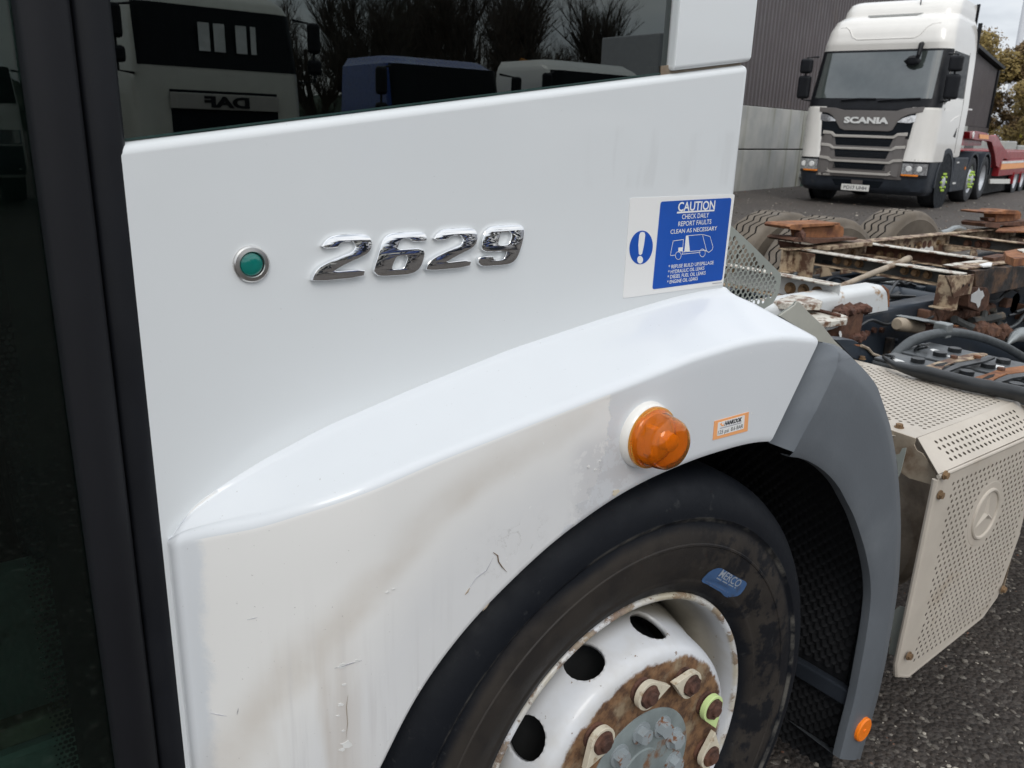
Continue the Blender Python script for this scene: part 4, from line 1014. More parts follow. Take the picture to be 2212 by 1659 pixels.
# silencer box
box = group_part('silencer_box', truck)
BX0, BX1, BYo, BZ = 1.79, 2.362, -.100, .85
holes = [(1.925 + i * .0216 + (.0108 if j % 2 else 0), .012 + j * .0152) for i in range(19) for j in range(27) if 1.86 < 1.925 + i * .0216 < 2.33]
holes += [(1.925 - i * .0216 + (.0108 if j % 2 else 0), .05 + j * .0152) for i in (1, 2) for j in range(3, 24)]
perf('perforated_top', [(BX0 + .052, -.010), (BX1, -.012), (BX1, .46), (BX0, .46), (BX0, .055)], holes, .0052, lambda x, y, t: (x, y, BZ + t), 'beige', box)
# chamfer
A0 = Vector((BX0 + .052, -.012, BZ)); A1 = Vector((BX1, -.014, BZ)); B0 = Vector((BX0 + .0, BYo + .002, .804)); B1 = Vector((BX1 - .01, BYo + .002, .802))
ey = (B1 - B0); ch_n = (A0 - B0).cross(B1 - B0).normalized()
du = Vector((1, 0, 0)); dv = (A1 - B1); dv.x = 0; lv = dv.length; dv.normalize(); nn = du.cross(dv)
perf('perforated_slope', [(0, 0), (B1.x - B0.x, 0), (A1.x - B0.x, lv), (A0.x - B0.x, lv)], [(.088 + i * .0216 + (.0108 if j % 2 else 0), .020 + j * .0170) for i in range(20) for j in range(4)], .0052, lambda x, y, t: B0 + du * x + dv * y + nn * t, 'beige', box)
FO = [(BX0, .795), (BX0 - .004, .50), (1.779, .313), (1.790, .279), (1.845, .253), (2.224, .282), (2.291, .320), (2.345, .501), (2.352, .795)]
sc0 = (2.085, .628)
holes = []
for j in range(31):
    for i in range(24):
        x = 1.870 + i * .0216 + (.0108 if j % 2 else 0) - (.012 if j > 24 else 0); z = .762 - j * .0156
        if x > 2.325 or hypot((x - sc0[0]) * 1.0, z - sc0[1]) < .092: continue
        if not inpoly(shrink(FO, .07), x, z): continue
        holes.append((x, z))
face = perf('perforated_face', FO, holes, .0052, lambda x, y, t: (x, BYo + t, y), 'beige', box)
# rolled edges of the face
obj('face_edge', MB().tube([(BX0, BYo + .006, .79), (BX0 - .004, BYo + .006, .5), (1.779, BYo + .006, .313), (1.790, BYo + .006, .279), (1.845, BYo + .006, .253), (2.224, BYo + .006, .282), (2.291, BYo + .006, .320), (2.345, BYo + .006, .501)], .0075, 8), 'beige', face, smooth=True)
obj('seam_roll', MB().tube([(BX0, BYo + .001, .798), (2.352, BYo + .001, .796)], .005, 8), 'beige', face, smooth=True)
# pressed three-pointed star in a ring
mb = MB(); mb.tube([(sc0[0] + .064 * cos(a), BYo - .001, sc0[1] + .064 * sin(a)) for a in (2 * pi * q / 48 for q in range(49))], .0052, 8)
for q in range(3):
    a = pi / 2 + q * 2 * pi / 3; tip = Vector((sc0[0] + .058 * cos(a), BYo - .002, sc0[1] + .058 * sin(a))); s1 = Vector((-sin(a), 0, cos(a))) * .011; c0 = Vector((sc0[0], BYo - .008, sc0[1])); b0 = Vector((sc0[0], BYo, sc0[1]))
    c0 = c0 + Vector((cos(a), 0, sin(a))) * 0
    mb.add([tip, b0 + s1 + Vector((cos(a), 0, sin(a))) * .006, b0 - s1 + Vector((cos(a), 0, sin(a))) * .006, c0], [(0, 1, 3), (0, 3, 2)])
obj('pressed_star', mb, 'beige', face, smooth=True, auto=30)
mb = MB(); mb.lathe([(.0, 0), (.085, 0), (.090, .002)], 40, (sc0[0], BYo - .0012, sc0[1])); obj('star_field', mb, 'beige', face)
for px, z in (((1942, 924), BZ), ((1862, 776), BZ), ((2145, 855), BZ)):
    p = at_z(px, z); mbb = MB(); mbb.hexp((p.x, p.y, z), (0, 0, 1), .011, .003, 16); mbb.hexp((p.x, p.y, z + .003), (0, 0, 1), .0085, .007, 6); obj('cover_bolt', mbb, 'rust_tan', box)
for x, y, z in ((1.803, -.105, .822 - .02), (1.806, -.102, .752), (1.806, -.106, .332), (2.300, -.106, .345)):
    mbb = MB(); mbb.hexp((x, y, z), OUT, .011, .003, 16); mbb.hexp((x, y - .003, z), OUT, .0085, .006, 6); obj('cover_bolt', mbb, 'rust_tan', box)
# front end plate under the top, silencer drum and brackets seen in the open front end
ep = [at_x(k4(*q), 1.815) for q in [(1190, 770), (1380, 835), (1365, 880), (1385, 925), (1430, 950), (1545, 1125), (1535, 1200), (1420, 1165), (1330, 1140), (1270, 1100), (1240, 1000), (1215, 900)]]
obj('end_plate', MB().prism(ep, (.003, 0, 0)), 'beige_dirty', box)
obj('silencer_drum', MB().lathe([(.0, 1.86), (.17, 1.86), (.205, 1.875), (.215, 1.90), (.215, 2.30), (.17, 2.33), (0, 2.33)], 40), 'silencer', box, smooth=True, auto=40)
dr = bpy.data.objects['silencer_drum']; dr.data.transform(Matrix(((0, 1, 0, 0), (1, 0, 0, .17), (0, 0, 1, .56), (0, 0, 0, 1))))
mb = MB()
for q in range(4): mb.box((1.86 + q * .0, .02 + q * .03, .30), (1.87, .032 + q * .03, .72))
obj('silencer_ribs', mb, 'silencer', box, bevel=.003)
obj('lower_bracket', MB().prism([at_x(k5(*q), 1.80) for q in [(1110, 550), (1150, 515), (1210, 530), (1228, 540), (1190, 690), (1145, 880), (1075, 850)]], (.003, 0, 0)), 'greygreen', box)
obj('upper_tab', MB().prism([at_x(k4(*q), 1.77) for q in [(1215, 960), (1250, 955), (1275, 910), (1305, 905), (1295, 960), (1260, 1100), (1245, 1130), (1235, 1010)]], (.002, 0, 0)), 'greygreen', box)
mb = MB(); mb.box((1.82, .44, .25), (2.36, .45, .845)); mb.box((2.355, -.09, .3), (2.360, .45, .845)); obj('back_plate', mb, 'beige_dirty', box)
# smooth path through points
def catm(P, n=4):
    out = []
    for i in range(len(P) - 1):
        p0, p1, p2, p3 = P[max(0, i - 1)], P[i], P[i + 1], P[min(len(P) - 1, i + 2)]
        for q in range(n):
            t = q / n; out.append(.5 * ((2 * p1) + (p2 - p0) * t + (2 * p0 - 5 * p1 + 4 * p2 - p3) * t * t + (3 * p1 - p0 - 3 * p2 + p3) * t ** 3))
    return out + [P[-1]]
# ================================================================== CHASSIS BEHIND THE CAB
def chan(x, y0, y1, zt, h, fl, mat_web, mat_fl, bolts=(), name='cross_member', thick=.006, bmat='rust', br=.018):
    """C section across the frame (along y), open towards the front; web at the back, flanges reach forward to x"""
    xw = x + fl
    w = obj(name, MB().box((xw, y0, zt - h), (xw + thick, y1, zt - thick)), mat_web, truck)
    obj('top_flange', MB().box((x, y0, zt - thick + .0005), (xw + thick, y1, zt + .0005)), mat_fl, w, bevel=.002)
    obj('bottom_flange', MB().box((x - .004, y0, zt - h - .0005), (xw, y1, zt - h + thick - .001)), 'cream_rusty', w, bevel=.002)
    for (by, bz) in bolts:
        m = MB(); m.hexp((xw, by, bz), (-1, 0, 0), br * 1.25, .004, 16); m.hexp((xw - .004, by, bz), (-1, 0, 0), br, .016, 6, r2=br * .9); obj('flange_bolt', m, bmat, w)
    return w
def plate(name, pts, d, mat, parent=None, bevel=.002, label=None): return obj(name, MB().prism(pts, d), mat, parent or truck, bevel=bevel, label=label)
# frame rails: C sections along the truck
def rail(yo, yi, zt, zb, x0, x1):
    mb = MB(); t = .008; s = 1 if yi > yo else -1
    y2, y1_ = (yo, yo + s * t); lo, hi = min(y2, y1_), max(y2, y1_)
    # rounded outer top edge
    prof = [(yo, zb), (yo, zt - .016), (yo + s * .003, zt - .006), (yo + s * .010, zt - .001), (yo + s * .018, zt), (yi, zt), (yi, zt - t), (yo + s * .018, zt - t), (yo + s * t, zt - .018), (yo + s * t, zb + t), (yi, zb + t), (yi, zb)]
    n = len(prof); mb.v = [(x0, a, b) for a, b in prof] + [(x1, a, b) for a, b in prof]
    mb.f = [(i, (i + 1) % n, (i + 1) % n + n, i + n) for i in range(n)]
    return obj('frame_rail', mb, 'frame', truck, smooth=True, auto=50)
rail(.800, .878, .863, .600, 1.25, 7.4)
rail(1.46, 1.382, .863, .600, 1.25, 7.4)
for i, x in enumerate((1.9, 3.02, 5.3, 6.6, 7.3)):
    mb = MB(); mb.box((x, .878, .64), (x + .008, 1.382, .84)); mb.box((x, .88, .83), (x + .07, 1.38, .838)); mb.box((x, .88, .64), (x + .07, 1.38, .648)); obj('frame_cross_member', mb, 'frame', truck)
# round cross tube and dark clutter low between the rails
obj('cross_tube', MB().tube([(3.75, .80, .80), (3.75, 1.46, .80)], .055, 16), 'frame', truck, smooth=True)
obj('cross_tube', MB().tube([(4.35, .80, .77), (4.35, 1.46, .77)], .05, 16), 'frame', truck, smooth=True)
obj('prop_shaft', MB().tube([(1.5, 1.13, .62), (3.6, 1.13, .58), (3.62, 1.13, .58), (4.6, 1.13, .52)], [.045, .045, .06, .045], 14), 'frame', truck, smooth=True)
obj('gearbox', MB().box((1.3, .93, .42), (1.95, 1.33, .80)), 'frame', truck, bevel=.05, seg=3)
for i, (y, z, x0, x1, r) in enumerate(((.93, .80, 1.4, 3.4, .012), (.965, .775, 1.4, 4.5, .009), (1.01, .79, 1.5, 5.0, .010), (1.30, .80, 1.4, 4.8, .012), (1.34, .78, 1.4, 4.0, .008))):
    obj('air_line', MB().tube([(x0 + (x1 - x0) * q / 12, y + .012 * sin(q * 1.7 + i), z + .010 * cos(q * 1.3 + i * 2)) for q in range(13)], r, 7), 'pipe_black', truck, smooth=True)
r_ = random.Random(12)
for i in range(16):
    x0 = r_.uniform(1.9, 4.6); y0 = r_.uniform(.9, 1.36); z0 = r_.uniform(.80, .90); L = r_.uniform(.3, 1.1); dy = r_.uniform(-.25, .25)
    obj('cable', MB().tube(catm([Vector((x0 + L * q / 5, min(1.42, max(.86, y0 + dy * q / 5 + r_.uniform(-.03, .03))), z0 + r_.uniform(-.03, .03))) for q in range(6)], 4), r_.uniform(.005, .014), 7), r_.choice(['pipe_black', 'hose', 'pipe_black', 'dark_plastic']), truck, smooth=True)
for i in range(10):
    x0 = r_.uniform(2.9, 4.4); y0 = r_.uniform(.88, 1.36); m = MB(); m.hexp((x0, y0, .80), (0, 0, 1), r_.uniform(.02, .05), r_.uniform(.02, .06), 14); obj('air_valve', m, r_.choice(['dark_plastic', 'galv', 'frame']), truck, bevel=.004)
for (x, y, z) in ((3.06, .93, .80), (3.06, .99, .80), (3.06, 1.05, .81)):
    m = MB(); m.hexp((x - .03, y, z), (-1, 0, 0), .02, .05, 12); m.blob((x - .08, y, z), .018, 2); obj('pipe_union', m, 'dark_plastic', truck)
# bolts on the near web
for (u, v) in ((1755, 620), (1865, 620), (1650, 665), (2075, 880), (2090, 780), (2200, 830)):
    p = at_y(kC(u, v), .80); m = MB(); m.hexp(p, OUT, .012, .014, 6); obj('rail_bolt', m, 'rust_dark' if v < 700 else 'frame', truck)

# white beam lying on the near rail with a rusty end
wb_ = []
x1 = 3.08
mb = MB(); prof = [(.782, .866), (.782, .938), (.786, .952), (.797, .962), (.812, .966), (.868, .966), (.872, .95), (.872, .866)]
n = len(prof); mb.v = [(1.3, a, b) for a, b in prof] + [(x1 + (.045 if b < .9 else .0 if b > .95 else .02), a, b) for a, b in prof]
mb.f = [(i, (i + 1) % n, (i + 1) % n + n, i + n) for i in range(n)] + [tuple(range(n)), tuple(reversed(range(n, 2 * n)))]
beam = obj('white_beam', mb, 'white_beam', truck, smooth=True, auto=40)
obj('beam_end_rust', MB().tube([(x1 + .001, .80, .962), (x1 + .018, .786, .945), (x1 + .028, .784, .925), (x1 + .046, .785, .88)], [.007, .009, .007, .005], 6), 'rust_orange', beam)
# white channel across, three rusty bolts
wc = chan(2.72, .79, 1.30, 1.0, .085, .05, 'white_beam', 'white_rusty', [], name='white_channel')
for uv in ((930, 1310), (1125, 1335), (1320, 1372)):
    p = at_x(kA(*uv), 2.77); m = MB(); m.hexp(p, (-1, 0, 0), .024, .004, 18); m.hexp(p - Vector((.004, 0, 0)), (-1, 0, 0), .017, .014, 6, r2=.0155); obj('channel_bolt', m, 'rust_tan', wc)
# flat plates with chipped paint near the fender
up = [at_z(kC(*q), .968) for q in [(318, 215), (340, 190), (560, 120), (700, 108), (880, 150), (1030, 205), (1000, 245), (720, 245), (480, 235)]]
plate('mounting_plate', up, (0, 0, -.022), 'white_rusty')
dn_ = [at_z(kC(*q), .93) for q in [(560, 330), (770, 300), (1250, 372), (1345, 405), (1400, 425), (1385, 470), (1150, 500), (985, 512), (900, 450)]]
plate('mounting_plate', dn_, (0, 0, -.020), 'white_rusty')
obj('rusty_weld', MB().tube([at_z(kC(*q), .935) for q in [(780, 310), (900, 325), (1050, 360), (1180, 395), (1290, 415)]], [.006, .008, .007, .008, .005], 6), 'rust_dark', truck)
obj('cable_sleeve', MB().tube([at_z(kC(*q), .90) for q in [(1040, 600), (1130, 580), (1225, 548)]], .010, 8), 'label_white', truck, smooth=True)
mb = MB(); pts = [at_z(kC(*q), .955) for q in [(330, 200), (500, 160), (700, 130), (760, 135)]]; mb.tube(pts, [.006, .005, .006, .004], 5); obj('rust_streak', mb, 'rust_orange', truck)

# rusty stanchion bolted outside the near rail
pc = at_y(kC(1440, 560), .74); px_ = pc.x
def zc(v, u=1440, y=.74): return at_y(kC(u, v), y).z
hw = 1.0 * abs(at_y(kC(1590, 560), .74).x - at_y(kC(1290, 560), .74).x) / 2
st = obj('stanchion', MB().box((px_ - hw, .735, zc(760)), (px_ + hw, .795, zc(330))), 'rust', truck, bevel=.006)
mb = MB(); r_ = random.Random(5)
for q in range(10):
    f = q / 9; mb.blob((px_ + (f * 2.35 - 1.15) * hw, .735 + .02 * r_.random(), zc(345) + .006 * sin(q * 2)), .021 + .008 * r_.random(), q, 1, (1, 1, .8))
obj('rust_scale', mb, 'rust_dark', st); mb = MB()
for q in range(6): mb.blob((px_ + hw * (.1 + q * .18), .73, zc(760) + .008 * r_.random()), .016 + .006 * r_.random(), q + 20)
obj('rust_scale', mb, 'rust_dark', st)
obj('chipped_paint', MB().prism([at_y(kC(*q), .7335) for q in [(1275, 640), (1295, 640), (1310, 690), (1300, 745), (1280, 730), (1268, 680)]], (0, .001, 0)), 'label_white', st)

# dark wavy bracket above the silencer
wv = [at_y(kC(*q), .46) for q in [(1210, 765), (1330, 760), (1480, 770), (1560, 815), (1500, 830), (1600, 855), (1690, 900), (1750, 975), (1870, 1020), (1960, 1100), (2060, 1150), (2200, 1240), (2230, 1300), (1900, 1260), (1700, 1180), (1450, 1010), (1280, 830)]]
plate('wavy_bracket', wv, (0, .05, 0), 'frame', bevel=.004)
obj('bracket_edge', MB().tube([at_y(kC(*q), .455) for q in [(1590, 850), (1690, 895), (1750, 970), (1870, 1015), (1960, 1095), (2060, 1145), (2200, 1235)]], .005, 6), 'beige_dirty', truck, smooth=True)
plate('rust_patch', [at_y(kC(*q), .4585) for q in [(1480, 835), (1560, 835), (1610, 860), (1540, 862)]], (0, .0015, 0), 'rust_orange')

# second (cream, rusty) cross member with end plates
cm2x, cm3x = 3.45, 4.0; H2 = .062
bl2 = [at_x(kA(*q), cm2x + .055) for q in ((1610, 900), (1770, 932), (1935, 950))] + [at_x(kB(*q), cm2x + .055) for q in ((487, 1052), (645, 1082), (822, 1110))]
cm2 = chan(cm2x, .68, 1.46, 1.0, H2, .055, 'dirty_web', 'white_rusty', [(p.y, p.z) for p in bl2], bmat='rust_tan', br=.015)
for y0, y1, z0, z1, lab in ((1.34, 1.46, .875, .99, 0), (.665, .76, .86, .985, 1)):
    m = MB(); m.box((cm2x - .012, y0, z0), (cm2x - .001, y1, z1)); m.box((cm2x - .05, y0, z0 - .006), (cm2x - .001, y1, z0)); obj('end_plate', m, 'cream_rusty', cm2, bevel=.002)
plate('gusset', [at_y(kB(*q), .664) for q in [(1085, 1130), (1345, 1125), (1500, 1105), (1440, 1390), (1190, 1440), (1160, 1300)]], (0, .008, 0), 'cream_rusty', cm2)
obj('slot', MB().box((cm2x + .0525, 1.285, .945), (cm2x + .0545, 1.335, .962)), 'interior', cm2)
plate('drilled_foot', [at_z(kB(*q), .866) for q in [(925, 1420), (1020, 1395), (1160, 1375), (1175, 1440), (1130, 1462)]], (0, 0, -.01), 'white_rusty', cm2)
for q in ((1330, 1270), (1415, 1262)):
    p = at_y(kB(*q), .6635); m = MB(); m.hexp(p, OUT, .006, .0012, 10); obj('bolt_hole', m, 'interior', cm2)
sl = [at_x(kB(*q), cm2x + .053) for q in [(1128, 1135), (1235, 1140), (1258, 1165), (1250, 1195), (1140, 1182), (1125, 1160)]]
obj('cable_tag', MB().prism(sl, (-.002, 0, 0)), 'label_white', cm2)
# third and fourth cross members
bl3 = [at_x(kB(*q), cm3x + .055) for q in ((125, 805), (275, 825), (432, 845), (1080, 932))]
cm3 = chan(cm3x, .80, 1.44, 1.0, H2, .055, 'rust_dark', 'white_rusty', [(p.y, p.z) for p in bl3], bmat='rust_tan', br=.014)
bl4 = [at_x(kB(*q), 4.88) for q in ((1330, 668), (1490, 680), (1600, 690))]
cm4 = chan(4.88, .80, 1.44, 1.0, H2, .055, 'dirty_web', 'cream_rusty', [(p.y, p.z) for p in bl4])
cm5 = chan(5.75, .80, 1.44, 1.0, H2, .055, 'dirty_web', 'cream_rusty', [])
# longitudinal subframe beams, far and near
def lbeam(x0, x1, y, zt, h, mw, mf, fw, name='subframe_beam'):
    w = obj(name, MB().box((x0, y, zt - h), (x1, y + .007, zt - .0065)), mw, truck)
    obj('top_flange', MB().box((x0, y - fw[0], zt - .006), (x1, y + fw[1], zt + .001)), mf, w, bevel=.002)
    obj('bottom_flange', MB().box((x0, y - fw[0], zt - h - .006), (x1, y + fw[1], zt - h - .001)), 'cream_rusty', w, bevel=.002)
    return w
far_b = lbeam(3.35, 7.2, 1.45, 1.006, .105, 'cream_rusty', 'cream_rusty', (.035, .03))
for q in ((485, 700), (557, 695), (628, 690)):
    p = at_y(kB(*q), 1.449); m = MB(); m.hexp(p, OUT, .008, .001, 8); obj('bolt_hole', m, 'interior', far_b)
for q in ((695, 680), (765, 675), (840, 665)):
    p = at_y(kB(*q), 1.449); m = MB(); m.hexp(p, OUT, .022, .002, 8); obj('bolt_hole', m, 'rust_dark', far_b)
plate('paint_patch', [at_y(kB(*q), 1.4485) for q in [(690, 740), (760, 710), (890, 700), (900, 760), (850, 780), (680, 790)]], (0, .0012, 0), 'label_white', far_b)
near_b = lbeam(3.60, 7.2, .80, 1.004, .12, 'rust_dark', 'cream_rusty', (.075, .03))
for q in ((1190, 960), (1420, 930), (1600, 905)):
    p = at_z(kB(*q), 1.008); m = MB(); m.box((p.x - .05, p.y - .02, p.z - .003), (p.x + .07, p.y + .02, p.z + .0)); obj('welded_pad', m, 'white_rusty', near_b, bevel=.002)
# thick rusty bracketwork on the near side, right edge of the picture
hb = [at_y(kB(*q), .70) for q in [(1500, 1060), (1700, 1035), (1780, 1000), (1960, 1010), (2060, 985), (2212, 1000), (2600, 960), (2600, 1200), (2212, 1290), (1700, 1400), (1640, 1330), (1510, 1280)]]
bw = plate('body_bracket', hb, (0, .10, 0), 'mottled', bevel=.006, label='heavily rusted bracket on the near frame rail')
plate('pale_flange', [at_z(kB(*q), 1.01) for q in [(1560, 960), (1700, 925), (1755, 935), (1740, 975), (1620, 985)]], (0, 0, -.008), 'label_white', bw)
ft = [at_y(kB(*q), .695) for q in [(1430, 1300), (1560, 1290), (1680, 1300), (1720, 1400), (1700, 1560), (1620, 1640), (1560, 1650), (1400, 1580), (1410, 1400)]]
plate('bracket_leg', ft, (0, .09, 0), 'rust', bw, bevel=.006)
plate('paint_patch', [at_y(kB(*q), .6935) for q in [(1450, 1400), (1540, 1340), (1560, 1300), (1580, 1350), (1615, 1345), (1640, 1420), (1590, 1480), (1575, 1560), (1545, 1600), (1520, 1530), (1440, 1500)]], (0, .0012, 0), 'label_white', bw)
mb = MB(); r_ = random.Random(9)
for q in range(22):
    u = 780 + q * 42; v = 1250 - 780 + 0; p = at_y(kD(820 + q * 42, 455 - q * 7 + 22 * sin(q * 1.9)), .79); mb.blob(p, .030 + .014 * r_.random(), q, 1, (1.2, .7, 1))
obj('rust_lumps', mb, 'rust', truck)
mb = MB()
for q in range(12):
    p = at_y(kD(1480 + q * 45 + 20 * r_.random(), 560 + 80 * r_.random() + q * 8), .70); mb.blob(p, .028 + .015 * r_.random(), q + 40, 1)
obj('rust_lumps', mb, 'rust', truck)
for q0, q1, r in (((1450, 500), (1900, 420), .02), ((1640, 360), (1560, 640), .016), ((1760, 330), (1880, 700), .014), ((1850, 540), (1930, 800), .022), ((1200, 470), (1480, 600), .018)):
    obj('linkage_rod', MB().tube([at_y(kD(*q0), .74), at_y(kD((q0[0] + q1[0]) / 2, (q0[1] + q1[1]) / 2 + 12), .73), at_y(kD(*q1), .70)], r, 8), 'dirty_web', truck, smooth=True)

# upright rusty I brackets (body mounts) with flanges
def ibracket(pxtop, pxbody, pxbot, y, mat, d, lbl=None):
    w = plate('body_mount', [at_y(q, y) for q in pxbody], (0, d * .5, 0), mat, bevel=.003, label=lbl)
    t = [at_y(q, y - .03) for q in pxtop]; plate('mount_flange', t, (0, d, 0), mat, w, bevel=.002)
    t = [at_y(q, y - .04) for q in pxbot]; plate('mount_flange', t, (0, d, 0), 'rust', w, bevel=.002)
    return w
ibracket([kA(*q) for q in [(915, 415), (950, 385), (1650, 358), (1655, 392), (1100, 430), (1090, 475), (925, 450)]],
         [kA(*q) for q in [(1100, 430), (1650, 390), (1705, 420), (1710, 500), (1690, 575), (1130, 590), (1115, 520)]],
         [kA(*q) for q in [(950, 610), (1000, 575), (1480, 590), (1900, 570), (1925, 590), (1880, 610), (1650, 625), (1280, 665), (1180, 640), (990, 640)]], 1.44, 'rust_orange', .14, 'tall rusty body mount on the far beam')
obj('mount_bolt', MB().blob(at_y(kA(1068, 550), 1.42), .034, 3, 1), 'rust_dark', truck)
plate('mount_foot', [at_y(kA(*q), 1.45) for q in [(1000, 650), (1190, 680), (1170, 730), (1080, 730), (1040, 790), (1030, 740)]], (0, .1, 0), 'rust_dark')
plate('packing_plate', [at_z(kA(*q), 1.012) for q in [(1180, 680), (1350, 690), (1500, 700), (2070, 640), (2130, 645), (1950, 590), (1650, 610)]], (0, 0, -.02), 'cream_rusty')
ibracket([kB(*q) for q in [(1630, 200), (1700, 192), (1900, 195), (1940, 175), (2130, 180), (2170, 210), (2160, 240), (1640, 225)]],
         [kB(*q) for q in [(1790, 215), (2160, 200), (2180, 240), (2165, 300), (2090, 330), (1800, 350), (1800, 280)]],
         [kB(*q) for q in [(1640, 370), (1700, 345), (1880, 365), (2400, 320), (2400, 410), (1870, 400), (1860, 440), (1650, 420)]], 1.44, 'rust_orange', .14, 'orange rusted body mount at the far right')
plate('mount_foot', [at_y(kB(*q), 1.42) for q in [(1690, 290), (1785, 285), (1790, 330), (1700, 335)]], (0, .05, 0), 'rust_dark')
plate('rust_beam_top', [at_z(kB(*q), 1.012) for q in [(1800, 470), (1900, 400), (2400, 380), (2400, 480), (1900, 478)]], (0, 0, -.01), 'rust_orange')
plate('mount_plate', [at_z(kB(*q), 1.10) for q in [(1925, 770), (2150, 730), (2400, 720), (2400, 850), (2080, 880), (1960, 830)]], (0, 0, -.03), 'rust_orange')
plate('mount_plate_top', [at_z(kB(*q), 1.104) for q in [(2110, 745), (2190, 732), (2400, 730), (2400, 790), (2200, 785)]], (0, 0, -.003), 'white_rusty')
plate('mount_web', [at_y(kB(*q), .76) for q in [(1770, 870), (1980, 830), (2400, 850), (2400, 980), (1900, 1010), (1780, 990)]], (0, .05, 0), 'rust')

# grey handle-shaped fitting on the far beam
obj('lifting_eye', MB().tube([at_y(kB(*q), 1.47) for q in [(1000, 510), (1120, 480), (1190, 440), (1260, 432), (1340, 460)]], .016, 8), 'galv', truck, smooth=True)

# pale cylinder and brackets beside the rail
obj('air_filter', MB().tube([at_y(kD(365, 540), .70), at_y(kD(385, 540), .70), at_y(kD(560, 560), .70), at_y(kD(690, 590), .70)], [.020, .027, .027, .026], 16), 'beige_dirty', truck, smooth=True, auto=40)
plate('small_bracket', [at_y(kD(*q), .62) for q in [(770, 500), (850, 488), (1080, 520), (1280, 565), (1240, 575), (980, 560)]], (0, .12, 0), 'galv', bevel=.003)
plate('rust_tip', [at_y(kD(*q), .618) for q in [(1120, 530), (1280, 565), (1240, 574), (1100, 548)]], (0, .001, 0), 'rust_orange')
plate('bracket_back', [at_y(kD(*q), .68) for q in [(700, 560), (950, 560), (1350, 590), (1580, 700), (1500, 760), (900, 740), (680, 740)]], (0, .01, 0), 'rust_dark')
# battery tray wall, hoses
plate('battery_tray_wall', [at_y(kD(*q), .50) for q in [(600, 850), (700, 760), (900, 700), (1400, 690), (2400, 1050), (2400, 1300), (1300, 1050), (600, 900)]], (0, .006, 0), 'frame')
hose = [(330, 1010), (380, 950), (470, 870), (560, 800), (700, 735), (850, 695), (1000, 672), (1130, 662), (1280, 668), (1450, 700), (1600, 738), (1750, 790), (1900, 850), (2050, 930), (2200, 1020), (2400, 1130)]
hpts = [at_y(kD(*q), .44) for q in hose]
obj('grey_hose', MB().tube(catm(hpts), .0165, 12), 'hose', truck, smooth=True)
pcl = at_y(kD(1135, 655), .425); m = MB(); m.box((pcl.x - .02, pcl.y, pcl.z - .022), (pcl.x + .02, pcl.y + .05, pcl.z + .028)); obj('hose_clip', m, 'galv', truck, bevel=.004)
pip = [(180, 1020), (330, 1130), (560, 1205), (800, 1255), (1100, 1330), (1400, 1405), (1700, 1460), (2000, 1520), (2212, 1570), (2500, 1640)]
obj('black_conduit', MB().tube(catm([at_z(kD(*q), .875) for q in pip]), [min(.021, .005 + .0014 * q) for q in range(37)], 12), 'pipe_black', truck, smooth=True)
obj('silver_bottle', MB().tube([at_y(kD(*q), .50) for q in [(1960, 850), (2010, 790), (2080, 720), (2160, 690), (2400, 680)]], [.003, .012, .022, .03, .03], 14), 'galv', truck, smooth=True)
# batteries: long cases side by side with screw caps, straps across
tray = obj('battery_tray', MB().box((2.40, -.12, .60), (3.62, .49, .64)), 'frame', truck)
bx = [(2.430, 2.555), (2.575, 2.80), (2.82, 3.05)]
def onz(q, z=.855): return at_z(kD(*q), z)
def bat(x0, x1, y0, y1, lab):
    b = obj('battery', MB().box((x0, y0, .642), (x1, y1, .845)), 'battery', truck, bevel=.006, label=lab)
    obj('battery_lid', MB().box((x0 + .004, y0 + .004, .846), (x1 - .004, y1 - .004, .855)), 'battery', b, bevel=.003)
    return b
b1 = bat(2.425, 2.555, -.09, .44, None); b2 = bat(2.575, 2.80, -.09, .45, None)
for q, b in (((668, 1078), b1), ((430, 1150), b1), ((1378, 1258), b1), ((990, 985), b2), ((1205, 925), b2), ((1690, 1155), b2), ((1910, 1090), b2), ((2090, 1440), b1), ((2300, 1330), b2)):
    p = onz(q, .858); m = MB(); m.hexp((p.x, p.y, .855), (0, 0, 1), .0205, .012, 20); m.hexp((p.x, p.y, .867), (0, 0, 1), .019, .001, 20); obj('battery_cap', m, 'pipe_black', b)
for quad, mat, b in (([(295, 1045), (350, 1040), (450, 1070), (490, 1095), (420, 1100), (330, 1075)], 'label_white', b1), ([(350, 1110), (400, 1105), (480, 1110), (450, 1125)], 'label_blue', b1), ([(845, 905), (900, 898), (1030, 935), (1000, 955), (880, 930)], 'label_white', b2),
                     ([(1080, 1000), (1230, 990), (1240, 1005), (1150, 1025)], 'label_white', b2), ([(1010, 1265), (1060, 1262), (1240, 1300), (1290, 1325), (1160, 1320)], 'label_white', b1), ([(1270, 1312), (1400, 1325), (1390, 1352), (1300, 1345)], 'label_blue', b1),
                     ([(1600, 1100), (1650, 1098), (1930, 1155), (1915, 1180), (1800, 1170)], 'label_white', b2), ([(600, 1170), (700, 1155), (690, 1175), (620, 1190)], 'label_white', b1), ([(1745, 1440), (1850, 1448), (1860, 1466), (1790, 1462)], 'label_white', b1)):
    obj('battery_label', MB().prism([onz(q, .8556) for q in quad], (0, 0, .0005)), mat, b)
def loop(pts, b): obj('battery_handle', MB().tube(catm([at_z(kD(u, v), .858 + h) for u, v, h in pts], 3), .0045, 7), 'pipe_black', b, smooth=True)
loop([(630, 915, 0), (670, 870, .02), (720, 840, .03), (790, 840, .025), (815, 870, .01), (740, 885, .01), (660, 905, .0)], b2)
loop([(170, 1000, 0), (220, 990, .015), (300, 1005, .015), (320, 1020, 0), (230, 1035, .0)], b1)
